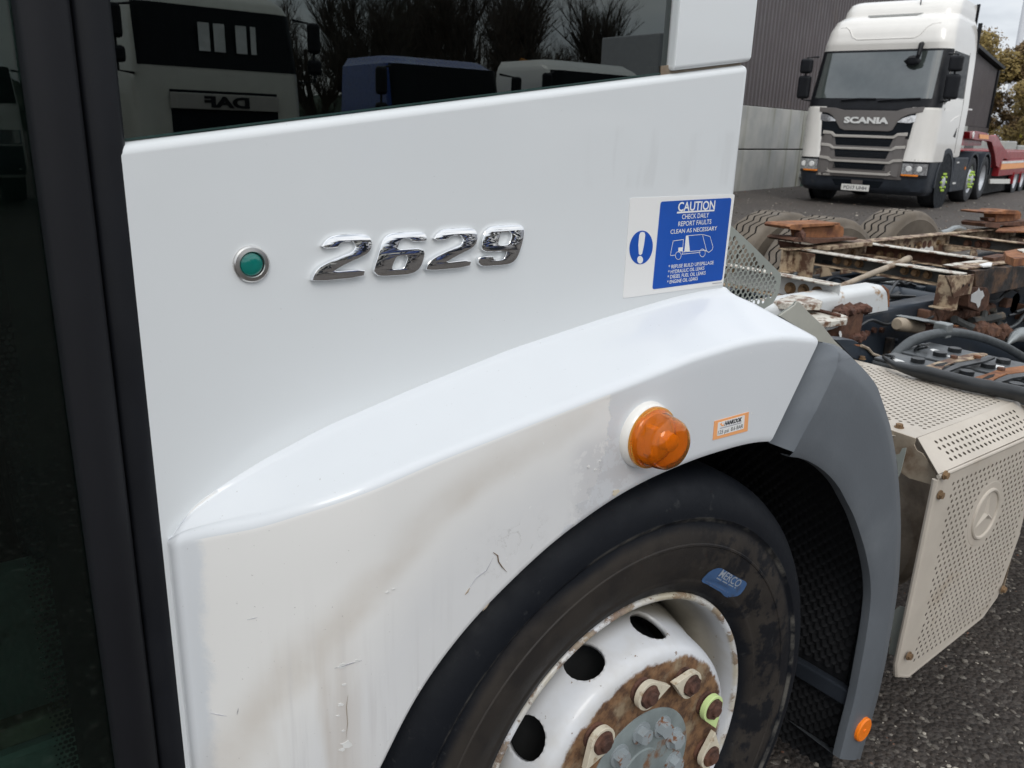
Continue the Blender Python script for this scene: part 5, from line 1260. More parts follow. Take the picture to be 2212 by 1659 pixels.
for pts in ([(620, 1205), (900, 1100), (1100, 1040), (1240, 1005), (1460, 960), (1640, 955), (1690, 975), (1600, 1010), (1480, 1040), (1230, 1080), (1060, 1140), (960, 1260), (880, 1262), (760, 1240)],
            [(1450, 1320), (1690, 1250), (1830, 1195), (2000, 1165), (2300, 1130), (2400, 1150), (2400, 1210), (1960, 1260), (1790, 1330), (1710, 1410), (1600, 1395)]):
    s_ = plate('battery_strap', [onz(q, .872) for q in pts], (0, 0, -.004), 'cream_rusty' if pts[0][0] < 700 else 'rust_orange', bevel=.001)
    hole = [(900, 1145), (940, 1115), (1080, 1090), (1115, 1100), (1030, 1145)] if pts[0][0] < 700 else [(1600, 1330), (1700, 1280), (1790, 1260), (1770, 1300), (1690, 1330)]
    obj('strap_slot', MB().prism([onz(q, .8728) for q in hole], (0, 0, -.0006)), 'interior', s_)
    dk = [(930, 1265), (1100, 1175), (1250, 1105), (1500, 1065), (1780, 1000), (1795, 1020), (1650, 1075), (1300, 1150), (1150, 1210), (1010, 1268)] if pts[0][0] < 700 else [(1710, 1415), (1830, 1330), (1980, 1270), (2400, 1220), (2400, 1270), (2050, 1320), (1900, 1370), (1790, 1425)]
    obj('strap_side', MB().prism([onz(q, .873) for q in dk], (0, 0, -.006)), 'pipe_black', s_)
    for q in ([(1190, 1035), (1530, 1035)] if pts[0][0] < 700 else [(1875, 1210)]):
        p = onz(q, .872); m = MB(); m.hexp((p.x, p.y, .873), (0, 0, 1), .011, .008, 6); obj('strap_bolt', m, 'rust' if q[0] != 1530 else 'rust_orange', s_)

# ---------------------------------------------------------------- rear wheels
def rear_tyre_mesh(R=.52, w=.275):
    nA = 168; grooves = [-.075, -.025, .025, .075]; cols = [(.29, -w / 2 + .03), (.33, -w / 2 + .01), (.40, -w / 2), (.455, -w / 2 + .003), (.462, -w / 2 + .001), (.468, -w / 2 + .006), (.49, -w / 2 + .012), (.507, -w / 2 + .020), (R - .004, -w / 2 + .035)]
    tail = [(r, -y) for r, y in reversed(cols)]
    mb = MB(); mats = []
    def row(i):
        z = (-.015, -.0045, .004, .0125, .006, -.006)[i % 6]
        out = [(r, y) for r, y in cols]
        for g in grooves:
            gy = g + z; out += [(R, gy - .006), (R - .014, gy - .0045), (R - .014, gy + .0045), (R, gy + .006)]
        return out + tail
    for i in range(nA):
        a = 2 * pi * i / nA
        for r, y in row(i): mb.v.append((r * cos(a), y, r * sin(a)))
    k = len(row(0)); nc = len(cols)
    for i in range(nA):
        j2 = (i + 1) % nA
        for q in range(k - 1):
            mb.f.append((i * k + q, j2 * k + q, j2 * k + q + 1, i * k + q + 1))
            gi = q - nc; mats.append(1 if 0 <= gi < 16 and gi % 4 in (0, 1, 2) else 0)
    me = mesh('tyre', mb, 'tyre_dusty', True); me.materials.append(M['tyre_groove'])
    me.polygons.foreach_set('material_index', mats); me.set_sharp_from_angle(angle=radians(40)); return me
rt = rear_tyre_mesh()
rimb = MB(); rimb.lathe([(.30, -.115), (.295, -.125), (.288, -.12), (.27, -.06), (.26, .0), (.20, .03), (.0, .05)], 48)
rim_me = mesh('rim', rimb, 'cream_rusty', True)
hubb = MB().lathe([(.16, .03), (.15, -.06), (.12, -.10), (.0, -.11)], 32); hub_me = mesh('hub', hubb, 'rust_dark', True)
for ax_x in (4.70, 5.78):
    for y in ((-.06, .30, 2.10, 2.46) if ax_x < 5 else (.05, 2.20)):
        g = group_part('rear_wheel', truck, (ax_x, y, .52))
        o = bpy.data.objects.new('tyre', rt); COL.objects.link(o); o.parent = g; o.rotation_euler = (0, random.random() * 6, 0)
        o = bpy.data.objects.new('rim', rim_me); COL.objects.link(o); o.parent = g; o.rotation_euler = (0, 0, 0 if y < 1.2 else pi)
        o = bpy.data.objects.new('hub', hub_me); COL.objects.link(o); o.parent = g
    obj('rear_axle', MB().tube([(ax_x, .3, .52), (ax_x, .9, .52), (ax_x, 1.0, .52), (ax_x, 1.3, .52), (ax_x, 1.4, .52), (ax_x, 2.0, .52)], [.07, .07, .18, .18, .07, .07], 16), 'frame', truck, smooth=True)
# far front wheel and axle, rear mudguards absent
g = group_part('front_wheel', truck, (WX, 2.34, WZ)); o = bpy.data.objects.new('tyre', tyre_o.data); COL.objects.link(o); o.parent = g; o.rotation_euler = (0, 0, pi)
obj('front_axle', MB().tube([(WX, .15, .5), (WX, 2.1, .5)], .06, 12), 'frame', truck, smooth=True)
mb = MB(); mb.box((.22, .40, .42), (1.60, .80, 1.18)); obj('engine_block', mb, 'interior', truck)
mb = MB(); mb.box((.30, .36, .60), (1.05, .38, 1.20)); mb.box((1.12, .2, .60), (1.25, 2.0, 1.28)); obj('engine_tunnel', mb, 'interior', truck)

# loose prop rod lying across the chassis: a thing of its own
p0 = at_y(kA(1290, 1425), .84); p1 = at_y(kB(540, 880), 1.0)
ra = p0; rbv = p1
o = obj('metal_rod', MB().tube([ra, ra.lerp(rbv, .5), ra.lerp(rbv, .52), ra.lerp(rbv, .53), rbv - (rbv - ra).normalized() * .06, rbv - (rbv - ra).normalized() * .055, rbv], [.010, .011, .0135, .0125, .0125, .016, .016], 12), 'beige_dirty', smooth=True, auto=40)
tag(o, 'long thin weathered rod lying slantwise over the rusty chassis cross members', 'rod')

r_ = random.Random(77)
for i in range(14):
    x0 = 3.15 + i * .21 + r_.uniform(-.04, .04); z0 = r_.uniform(.70, .84); w_ = r_.uniform(.02, .06); h_ = r_.uniform(.03, .09)
    obj('side_bracket', MB().box((x0, .775 - r_.uniform(0, .04), z0 - h_), (x0 + w_, .7995, z0)), r_.choice(['rust', 'rust_dark', 'dirty_web', 'mottled']), truck, bevel=.004)
for i in range(10):
    x0 = r_.uniform(2.7, 4.6); z0 = r_.uniform(.66, .84); L = r_.uniform(.3, .8)
    obj('cable', MB().tube(catm([Vector((x0 + L * q / 5, .77 - r_.uniform(0, .03), z0 + r_.uniform(-.03, .03))) for q in range(6)], 4), r_.uniform(.005, .010), 6), r_.choice(['pipe_black', 'hose']), truck, smooth=True)
for x0 in (3.58, 3.75, 4.2, 4.45, 5.1):
    obj('gusset_plate', MB().prism([(x0, 1.38, .865), (x0 + .10, 1.38, .865), (x0, 1.38, .965)], (0, .006, 0)), 'cream_rusty', truck, bevel=.001)
for i in range(9):
    x0 = 3.5 + i * .22; p = Vector((x0, 1.449, .955)); m = MB(); m.hexp(p, OUT, .016, .004, 12); m.hexp(p + OUT * .004, OUT, .012, .010, 6); obj('beam_bolt', m, 'rust_tan', far_b)
# ================================================================== PARKED TRUCKS: generic lofted cab
class Cab:
    """rounded cab shell: levels (z, x_front, half_width, corner_radius, x_back); local x runs backwards"""
    def __init__(s, levels, bow=.0): s.L = levels; s.bow = bow
    def lev(s, z):
        L = s.L
        if z <= L[0][0]: return L[0][1:]
        for a, b in zip(L, L[1:]):
            if z <= b[0]:
                t = (z - a[0]) / (b[0] - a[0]); return tuple(a[i] + (b[i] - a[i]) * t for i in range(1, 5))
        return L[-1][1:]
    def pt(s, q, z, off=0.0):
        xf, hw, rf, xb = s.lev(z); sg = 1 if q >= 0 else -1; q = abs(q); a = hw - rf; arc = rf * pi / 2
        if q <= a: x, y, nx, ny = xf, q, -1, 0
        elif q <= a + arc:
            th = (q - a) / rf; x = xf + rf * (1 - cos(th)); y = a + rf * sin(th); nx, ny = -cos(th), sin(th)
        else: x = min(xb, xf + rf + (q - a - arc)); y = hw; nx, ny = 0, 1
        x += s.bow * (min(q, hw) / hw) ** 2
        return Vector((x + nx * off, -(y + ny * off) * sg, z))
    def slen(s, z): xf, hw, rf, xb = s.lev(z); return hw - rf + rf * pi / 2 + (xb - xf - rf)
    def side_s(s, x, z): xf, hw, rf, xb = s.lev(z); return hw - rf + rf * pi / 2 + (x - xf - rf - s.bow)   # s on the near side for a given x
    def shell(s, name, mat, parent, nz=3, roof_bulge=.04):
        mb = MB(); zs = []
        for a, b in zip(s.L, s.L[1:]): zs += [a[0] + (b[0] - a[0]) * i / nz for i in range(nz)]
        zs.append(s.L[-1][0]); ns = 60
        for z in zs:
            S = s.slen(z); xf, hw, rf, xb = s.lev(z); a = hw - rf; arc = rf * pi / 2
            qs = [a * i / 12 for i in range(12)] + [a + arc * i / 10 for i in range(10)] + [a + arc + (S - a - arc) * i / 8 for i in range(9)]
            qs = [-q for q in reversed(qs[1:])] + qs
            mb.v += [s.pt(q, z) for q in qs]; k = len(qs)
        for i in range(len(zs) - 1):
            for j in range(k - 1): mb.f.append((i * k + j, i * k + j + 1, (i + 1) * k + j + 1, (i + 1) * k + j))
            mb.f.append((i * k + k - 1, i * k, (i + 1) * k, (i + 1) * k + k - 1))
        mb.f.append(tuple(range(k))); mb.f.append(tuple((len(zs) - 1) * k + j for j in range(k)))
        mb.v = [tuple(p) for p in mb.v]
        return obj(name, mb, mat, parent, smooth=True, auto=40)
    def patch(s, name, zs, lo, hi, mat, parent, off=.006, nu=14, nz=8, label=None, smooth=True, thick=.0):
        """patch between left and right edges given per z (values may be functions or numbers)"""
        mb = MB()
        def f(v): return v if callable(v) else (lambda z: v)
        lo, hi = f(lo), f(hi); z0, z1 = zs
        for j in range(nz + 1):
            z = z0 + (z1 - z0) * j / nz
            for i in range(nu + 1):
                q = lo(z) + (hi(z) - lo(z)) * i / nu; mb.v.append(tuple(s.pt(q, z, off)))
        mb.f = [(j * (nu + 1) + i, j * (nu + 1) + i + 1, (j + 1) * (nu + 1) + i + 1, (j + 1) * (nu + 1) + i) for j in range(nz) for i in range(nu)]
        # skirt back into the body
        n0 = len(mb.v); ring = [i for i in range(nu + 1)] + [(j) * (nu + 1) + nu for j in range(1, nz + 1)] + [nz * (nu + 1) + i for i in range(nu - 1, -1, -1)] + [j * (nu + 1) for j in range(nz - 1, 0, -1)]
        c = Vector((1.0, 0, 0))
        for r_ in ring:
            p = Vector(mb.v[r_]); d = (Vector((min(p.x + .6, 1.2), 0, p.z)) - p).normalized(); mb.v.append(tuple(p + d * (off + .01)))
        m = len(ring); mb.f += [(ring[i], ring[(i + 1) % m], n0 + (i + 1) % m, n0 + i) for i in range(m)]
        return obj(name, mb, mat, parent, smooth=smooth, auto=40, label=label)
    def poly(s, name, pts, mat, parent, off=.01, d=.03, label=None, bevel=0.0):
        """front polygon (s, z) on the flat of the nose"""
        P = [s.pt(q, z, off) for q, z in pts]; return obj(name, MB().prism(P, (d, 0, 0)), mat, parent, bevel=bevel, label=label)

def truck_wheel(parent, x, y, r=.50, rim='silver_wheel', lime=False, sgn=-1, w=.30, name='wheel', dished=False):
    """wheel whose outer face looks towards sgn*y"""
    g = group_part(name, parent, (x, y, r))
    pr = [(.29, .0), (.30, -.01), (.40, -.02), (.47, -.01), (r - .01, .02), (r, .05), (r, w - .04), (r - .02, w), (.29, w)]
    pr = [(a, -b * sgn) for a, b in pr]
    obj('tyre', MB().lathe(pr, 44), 'tyre_far', g, smooth=True, auto=45)
    q = [(.30, .0), (.285, .01), (.27, .06)] + ([(.22, .10), (.17, .12), (.0, .12)] if dished else [(.23, .04), (.19, -.01), (.12, -.015), (.11, -.05), (.09, -.06), (0, -.06)])
    obj('rim', MB().lathe([(a, -b * sgn) for a, b in q], 32), rim, g, smooth=True, auto=45)
    if lime:
        m = MB()
        for k in range(10):
            a = k * pi / 5; c = (.167 * cos(a), sgn * .012, .167 * sin(a)); m.hexp(c, (0, sgn, 0), .026, .055, 8, r2=.022)
            obj('nut_cap', m, 'lime', g); m = MB()
    return g

# ------------------------------------------------------------------ white highline tractor
SO, SY = Vector((15.55, 8.33, .22)), radians(13)
SR = Matrix.Rotation(SY, 3, 'Z'); SO = SO + SR @ Vector((0, .055, 0))
def sc(px, ax, val):
    d = SR.transposed() @ ray(*kS(*px)); c = SR.transposed() @ (CAM - SO); return c + d * ((val - c[ax]) / d[ax])
tr_ = thing('tractor_unit', 'white sleeper-cab tractor unit with taupe grille parked before the brown shed', 'truck', SO, SY)
LV = [(.26, .16, 1.17, .30, 2.28), (.34, .06, 1.22, .30, 2.28), (.60, .0, 1.24, .30, 2.28), (.95, .0, 1.245, .30, 2.30), (1.05, .02, 1.245, .30, 2.32), (1.84, .05, 1.245, .27, 2.34), (1.95, .08, 1.245, .25, 2.34), (2.90, .38, 1.21, .26, 2.34),
      (2.97, .37, 1.205, .28, 2.34), (3.05, .36, 1.20, .30, 2.34), (3.30, .44, 1.17, .32, 2.34), (3.48, .58, 1.13, .34, 2.34), (3.58, .78, 1.08, .36, 2.34), (3.63, 1.05, 1.02, .38, 2.34)]
cb = Cab(LV)
upper = Cab([l for l in LV if l[0] >= 1.05] if False else [(1.0, .02, 1.245, .30, 2.32)] + [l for l in LV if l[0] > 1.05])
upper.shell('cab_body', 'white_clean', tr_)
low = Cab([l for l in LV if l[0] < 1.0])
lowmb = Cab([(.26, .16, 1.17, .30, .85), (.34, .06, 1.22, .30, .85), (.60, .0, 1.24, .30, .85), (.95, .0, 1.245, .30, .85), (.998, .012, 1.245, .30, .85)])
bmp = lowmb.shell('bumper', 'dark_plastic', tr_)
# side panel pieces below the doors ahead of and behind the wheel
obj('door_sill', MB().box((1.85, -1.235, .98), (2.30, 1.235, 1.02)), 'white_clean', tr_)
# white corner skirts either side of the grille, down to the headlamps
for sg in (1, -1):
    lo_, hi_ = (.77, lambda z: cb.side_s(.98 if z < 1.1 else 1.02, z)) if sg > 0 else (lambda z: -cb.side_s(.98 if z < 1.1 else 1.02, z), -.77)
    cb.patch('corner_skirt', (.90, 1.84), (lambda z: .80 + .10 * max(0, (z - .9) / .95)) if sg > 0 else lo_, hi_ if sg > 0 else (lambda z: -(.80 + .10 * max(0, (z - .9) / .95))), 'white_clean', tr_, off=.018, nu=22)
# windscreen surround and glass
ws = cb.patch('windscreen_surround', (1.875, 2.925), lambda z: -cb.side_s(.24 + (z - 1.9) * .30, z), lambda z: cb.side_s(.30 + (z - 1.9) * .30, z), 'black_plastic', tr_, off=.006, nu=40, nz=10)
cb.patch('windscreen', (2.03, 2.885), lambda z: -1.09 + (z - 2) * .02, lambda z: 1.09 - (z - 2) * .02, 'glass_far', tr_, off=.013, nu=40, nz=10)
# side windows
for sg in (1, -1):
    def xlo(z): return .40 + (z - 1.95) * .28
    def xhi(z): return 1.74 if z < 2.3 else 1.72
    f0 = lambda z: sg * cb.side_s(xlo(z) if sg > 0 else xhi(z), z); f1 = lambda z: sg * cb.side_s(xhi(z) if sg > 0 else xlo(z), z)
    mb = MB(); nz, nu = 10, 10
    for j in range(nz + 1):
        for i in range(nu + 1):
            x = .36 + 1.42 * i / nu; zb = 1.93 + (.17 * min(1, (x - .36) / .5) if x < .9 else .17) ; zt_ = 2.90
            z = zb + (zt_ - zb) * j / nz; x2 = max(x, .34 + (z - 1.93) * .30) if i < 2 else x
            mb.v.append(tuple(cb.pt(sg * cb.side_s(x2, z), z, .012)))
    mb.f = [(j * (nu + 1) + i, j * (nu + 1) + i + 1, (j + 1) * (nu + 1) + i + 1, (j + 1) * (nu + 1) + i) for j in range(nz) for i in range(nu)]
    obj('side_window', mb, 'glass_side', tr_, smooth=True)
# roof visor crease, roof air deflector, aerial, horn strip
z_ = 3.02
crease = [(-.92, 3.36), (-.78, 3.36), (-.70, 3.30), (-.62, 3.17), (-.52, 3.12), (.52, 3.12), (.62, 3.17), (.70, 3.30), (.78, 3.36), (.92, 3.38)]
obj('visor_crease', MB().tube([cb.pt(q, z, .002) for q, z in crease], .010, 6), 'white_clean', tr_, smooth=True)
df = Cab([(3.56, .86, 1.08, .30, 2.30), (3.70, .92, 1.07, .30, 2.32), (3.84, 1.04, 1.04, .30, 2.46), (3.90, 1.25, 1.02, .28, 2.50)]); 
spo = df.shell('roof_deflector', 'white_clean', tr_)
obj('skylight_strip', MB().prism([cb.pt(q, z, .02) for q, z in [(-.45, 3.555), (.42, 3.555), (.50, 3.585), (-.52, 3.585)]], (.05, 0, .02)), 'glass_far', tr_)
obj('deflector_flap', MB().box((2.49, -1.08, 3.5), (2.52, -1.02, 3.92)), 'black_plastic', spo); obj('cab_edge_trim', MB().box((2.345, -1.215, 1.1), (2.37, -1.14, 3.55)), 'black_plastic', tr_)
pa = Vector((.95, -.38, 3.60)); obj('aerial', MB().tube([pa, pa + Vector((.03, 0, .04)), pa + Vector((.03, .02, .75))], [.03, .012, .006], 6), 'black_plastic', tr_)
# grille: taupe nose panel, black side bays, bars
def P2(L, x=.03): return [(-(p.y), p.z) for p in (sc(q, 0, x) for q in L)]
def ctr(P, w=.055): return [(s_ - w, z) for s_, z in P]
SHF = .0
cb.poly('nose_panel', ctr(P2([(640, 822), (760, 828), (830, 845), (1230, 852), (1300, 832), (1445, 820), (1432, 860), (1330, 880), (1270, 905), (1240, 935), (1200, 1000), (1170, 1010), (830, 1000), (795, 985), (765, 930), (740, 890), (700, 865), (640, 858)]), SHF), 'scania_grey', tr_, off=.030, d=.05, bevel=.008)
cb.patch('wiper_cowl', (1.80, 1.935), -.80, .80, 'black_plastic', tr_, off=.020, nu=10)
cb.patch('black_bay', (1.30, 1.84), -.94, .94, 'grille_black', tr_, off=.012, nu=20)
cb.patch('lower_bay', (.55, 1.33), -.82, .82, 'scania_grey', tr_, off=.012, nu=20)
ins = []
for z0, z1, wi in ((1.15, 1.31, .56), (.925, 1.085, .53), (.72, .83, .50)):
    cb.poly('grille_opening', [(-wi, z1), (wi, z1), (wi - .05, z0), (-wi + .05, z0)], 'grille_black', tr_, off=.016, d=.01)
for z0, w, t, arm in ((1.35, .80, .050, .02), (1.115, .80, .042, .015), (.875, .79, .040, .012), (.655, .60, .045, .0)):
    P = [(-w, z0 + .05 + arm), (-.62, z0 + .035 + arm), (-.55, z0 + .0), (.55, z0 + .0), (.62, z0 + .035 + arm), (w, z0 + .05 + arm), (w, z0 + .05 + arm - t * 1.3), (.64, z0 - t * .35 + arm), (.57, z0 - t - .0), (-.57, z0 - t - .0), (-.64, z0 - t * .35 + arm), (-w, z0 + .05 + arm - t * 1.3)]
    cb.poly('grille_bar', P, 'silver_bar', tr_, off=.040, d=.035, bevel=.008)
    for k in range(3 if z0 > .7 else 1): cb.poly('grille_louvre', [(-.50, z0 - .095 - k * .030), (.50, z0 - .095 - k * .030), (.50, z0 - .105 - k * .030), (-.50, z0 - .105 - k * .030)], 'black_plastic', tr_, off=.024, d=.01)
for sg in (1, -1):
    cb.poly('grille_cheek', [(sg * .60, 1.35), (sg * .77, 1.37), (sg * .74, .60), (sg * .60, .62)], 'scania_grey', tr_, off=.026, d=.02)
    # upper and main lamps
    U_ = [(.56, 1.60), (.66, 1.67), (.78, 1.72), (.895, 1.735), (.89, 1.62), (.80, 1.59), (.68, 1.595)]
    cb.poly('upper_lamp', [(sg * a, b) for a, b in U_], 'lens_clear', tr_, off=.022, d=.03)
    lo_, hi_ = (.80, 1.30) if sg > 0 else (-1.30, -.80)
    hb_ = cb.patch('headlamp_surround', (.60, .93), lo_, hi_, 'black_plastic', tr_, off=.014)
    lo_, hi_ = (.82, 1.26) if sg > 0 else (-1.26, -.82)
    hl = cb.patch('headlamp', (.655, .86), lo_, hi_, 'lens_clear', tr_, off=.024)
    cb.patch('indicator_strip', (.632, .662), (.82 if sg > 0 else -1.1), (1.1 if sg > 0 else -.82), 'amber_plain', hl, off=.026)
    for dx in (.93, 1.10): 
        p = cb.pt(sg * dx, .765, .028); obj('lamp_bowl', MB().tube([p, p + Vector((-.012, 0, 0))], [.055, .045], 14), 'label_white', hl, smooth=True, auto=30)
# lettering
for name_, body, a, b, cap, m_, bold, off in (('badge_lettering', 'SCANIA', (832, 942), (1172, 955), .105, 'label_white', .05, .045), ('model_lettering', 'R 450', (642, 1340), (726, 1345), .038, 'silver_bar', .03, .040)):
    p0, p1 = sc(a, 0, .05), sc(b, 0, .05); q0 = Vector((cb.pt(0, p0.z).x - off, p0.y, p0.z)); q1 = Vector((cb.pt(0, p1.z).x - off, p1.y, p0.z))
    q0.y += SHF; q1.y += SHF
    text_fit(name_, body, q0, q1, cap, (-1, 0, 0), m_, tr_, thick=.012, bold=bold)
# bumper details and number plate
lowmb.poly('bumper_slot', [(-.50, .50), (.50, .50), (.42, .37), (-.42, .37)], 'grille_black', bmp, off=.006, d=.01)
lowmb.poly('centre_flap', [(-.11, .50), (.11, .50), (.10, .375), (-.10, .375)], 'scania_grey', bmp, off=.012, d=.01)
npl = obj('number_plate', MB().box((-.045, -.27, .295), (-.035, .27, .415)), 'plate_white', tr_, bevel=.004)
text_fit('plate_lettering', 'PO17 UHH', (-.0458, .22, .325), (-.0458, -.22, .325), .062, (-1, 0, 0), 'ink', npl, bold=.015, thick=.0005)
# wipers, mirrors, front camera arm
for a, b in (((-.55, 1.99), (.10, 2.02)), ((.15, 1.985), (.90, 2.03))):
    obj('wiper', MB().tube([cb.pt(a[0], a[1], .035), cb.pt((a[0] + b[0]) / 2, a[1] + .03, .045), cb.pt(b[0], b[1], .03)], .016, 6), 'black_plastic', tr_)
for sg in (1, -1):
    y = -1.38 * sg
    m = obj('mirror_arm', MB().tube([(.32, -1.2 * sg, 2.82), (.20, y, 2.80), (.18, y, 2.0), (.30, -1.2 * sg, 1.98)], .02, 8), 'black_plastic', tr_, smooth=True)
    obj('wing_mirror', MB().box((.12, y - .12, 2.50), (.25, y + .12, 2.78)), 'black_plastic', tr_, bevel=.05, seg=3)
    obj('wing_mirror', MB().box((.12, y - .125, 2.02), (.25, y + .125, 2.46)), 'black_plastic', tr_, bevel=.05, seg=3)
obj('front_mirror_arm', MB().tube([(.33, -.70, 3.00), (.22, -.72, 2.98), (.16, -.72, 2.80), (.20, -.68, 2.70)], [.045, .05, .04, .04], 8), 'black_plastic', tr_, smooth=True)
obj('front_mirror', MB().blob((.20, -.62, 2.70), .13, 1, 2, (.6, 1.1, .7)), 'black_plastic', tr_, smooth=True)
# door lines, handle, arch trims
def side_line(pts, r, mat, nm): obj(nm, MB().tube([cb.pt(cb.side_s(x, z), z, .0) for x, z in pts], r, 5), mat, tr_, smooth=True)
side_line([(.62, 1.05), (.58, 1.5), (.50, 1.88)], .006, 'scania_grey', 'door_seam'); side_line([(1.85, 1.05), (1.86, 2.0), (1.84, 2.95)], .006, 'scania_grey', 'door_seam')
side_line([(.35, 1.62), (.9, 1.60), (1.35, 1.72), (1.7, 1.78)], .010, 'white_clean', 'body_crease')
obj('door_handle_recess', MB().prism([cb.pt(cb.side_s(x, z), z, .004) for x, z in [(1.52, 1.38), (1.70, 1.36), (1.72, 1.55)]], (0, .01, 0)), 'black_plastic', tr_)
for sg in (1, -1):
    mb = MB(); cx_ = 1.33
    for i in range(25):
        a = radians(-8 + 196 * i / 24)
        for r, yo in ((.56, 1.26), (.655, 1.262), (.66, 1.20), (.56, 1.0)): mb.v.append((cx_ + r * cos(a), -sg * yo, .50 + r * sin(a)))
    mb.f = [(i * 4 + j, (i + 1) * 4 + j, (i + 1) * 4 + j + 1, i * 4 + j + 1) for i in range(24) for j in range(3)]
    obj('wheel_arch', mb, 'dark_plastic', tr_, smooth=True, auto=40)
    mb = MB(); mb.lathe([(.0, .0), (.57, .0)], 28, (cx_, -sg * 1.252, .5)); obj('arch_shade_disc', mb, 'grille_black', tr_)  # flat black disc standing in for the shade inside the arch
    mb = MB(); mb.box((.02 + .86, -sg * 1.25 - .01, .99), (1.0, -sg * 1.25 + .01, 1.0)); 
    truck_wheel(tr_, cx_, -sg * 1.22, .50, 'silver_wheel', lime=(sg > 0), sgn=-sg)
    truck_wheel(tr_, 3.78, -sg * 1.22, .49, 'silver_wheel', lime=(sg > 0), sgn=-sg)
    truck_wheel(tr_, 5.05, -sg * 1.22, .50, 'silver_wheel', sgn=-sg, dished=True)
    for wx in (3.78, 5.05):
        mb = MB()
        for i in range(19):
            a = radians(5 + 170 * i / 18)
            for r, yo in ((.53, 1.25), (.59, 1.25), (.59, .75)): mb.v.append((wx + r * cos(a), -sg * yo, .50 + r * sin(a)))
        mb.f = [(i * 3 + j, (i + 1) * 3 + j, (i + 1) * 3 + j + 1, i * 3 + j + 1) for i in range(18) for j in range(2)]
        obj('rear_mudguard', mb, 'dark_plastic', tr_, smooth=True, auto=40)
    obj('side_skirt', MB().box((2.02, -sg * 1.22 - .03, .28), (3.22, -sg * 1.22 + .03, .97)), 'dark_plastic', tr_, bevel=.02)
    obj('step_light', MB().box((2.15, -sg * 1.255 - .01, .44), (2.38, -sg * 1.25, .475)), 'label_white', tr_); obj('side_lamp', MB().box((2.98, -sg * 1.255 - .01, .72), (3.04, -sg * 1.25, .78)), 'amber_plain', tr_)
    obj('skirt_handle', MB().box((2.2, -sg * 1.255 - .01, .86), (2.36, -sg * 1.25, .89)), 'label_white', tr_)
mb = MB(); mb.box((.9, -.45, .55), (5.6, -.37, .80)); mb.box((.9, .37, .55), (5.6, .45, .80)); mb.box((2.3, -1.1, .86), (3.2, 1.1, .92)); mb.box((.35, -.95, .32), (2.2, .95, .95)); obj('chassis_frame', mb, 'interior', tr_)
mb = MB(); mb.box((4.0, -.42, .98), (4.9, .42, 1.08)); obj('coupling_plate', mb, 'interior', tr_, bevel=.03)
obj('cab_back_lamp', MB().box((2.62, -1.2, 1.92), (2.92, -1.17, 1.95)), 'label_white', tr_)

# ------------------------------------------------------------------ red low loader behind the tractor
ll = thing('low_loader_trailer', 'dark red low loader trailer with orange edge strip behind the white tractor unit', 'trailer', SO, SY)
def sy(px, y=-1.2): return sc(px, 1, y)
sk = crop(3732, 300, 3.457)
def sk_(q, y=-1.2):
    d = SR.transposed() @ ray(*sk(*q)); c = SR.transposed() @ (CAM - SO); return c + d * ((y - c.y) / d.y)
gn = [sk_(q) for q in [(300, 755), (400, 750), (520, 770), (570, 805), (650, 815), (660, 800), (690, 830), (740, 930), (830, 1060), (860, 1110), (850, 1150), (770, 1120), (720, 1160), (700, 1250), (660, 1220), (640, 1050), (600, 900), (560, 885), (380, 870), (300, 850)]]
obj('gooseneck', MB().prism(gn, (0, .12, 0)), 'red_paint', ll, bevel=.01)
obj('gooseneck', MB().prism([p + Vector((0, 2.28, 0)) for p in gn], (0, .12, 0)), 'red_paint', ll)
gt = sk_((300, 760)); ge = sk_((560, 800))
obj('gooseneck_deck', MB().box((gt.x - 1.0, -1.08, gt.z - .28), (ge.x, 1.08, gt.z - .02)), 'red_paint', ll)
obj('reflective_board', MB().prism([p + Vector((0, -.012, 0)) for p in (sk_((425, 790)), sk_((550, 800)), sk_((550, 860)), sk_((425, 850)))], (0, .01, 0)), 'sticker_orange', ll)
p = sk_((338, 800)); m = MB(); m.hexp(p + Vector((0, -.002, 0)), OUT, .07, .02, 16); obj('round_marker_lamp', m, 'label_white', ll)
dk0 = sk_((735, 1160)); dk1 = sk_((1037, 1190)); X0, X1, ZT = dk0.x, dk0.x + 9.5, dk0.z
obj('deck_beam', MB().box((X0 - .1, -1.20, ZT - .36), (X1, 1.20, ZT + .02)), 'red_paint', ll, bevel=.01)
obj('edge_strip', MB().box((X0, -1.215, ZT - .20), (X1, -1.205, ZT - .06)), 'sticker_orange', ll)
obj('edge_strip', MB().box((X0, -1.215, ZT - .055), (X0 + 3, -1.205, ZT + .0)), 'label_white', ll)
obj('head_rail', MB().box((X0 + .7, -1.0, ZT + .02), (X1, 1.0, ZT + .24)), 'red_paint', ll, bevel=.02)
rb = [sk_(q, -1.25) for q in [(575, 1400), (850, 1400), (845, 1462), (575, 1462)]]
obj('white_rear_board', MB().prism(rb, (0, .03, 0)), 'plate_white', ll)
mb = MB(); a_ = sk_((560, 1250), -1.1); b_ = sk_((850, 1600), -1.1); mb.box((a_.x, -1.05, b_.z + .12), (b_.x, 1.05, a_.z)); obj('gooseneck_underframe', mb, 'interior', ll)
for i in range(5):
    x = sk_((890, 1500)).x + .15 + i * 1.05
    truck_wheel(ll, x, -1.18, .40, 'red_paint' if False else 'silver_wheel', sgn=-1, w=.3, name='trailer_wheel', dished=True)
    obj('red_strut', MB().box((x - .48, -1.22, .25), (x - .40, -1.1, ZT - .3)), 'red_paint', ll); truck_wheel(ll, x, 1.18, .40, 'silver_wheel', sgn=1, w=.3, name='trailer_wheel', dished=True)
bl = at_x((2208, 298), 44.0)
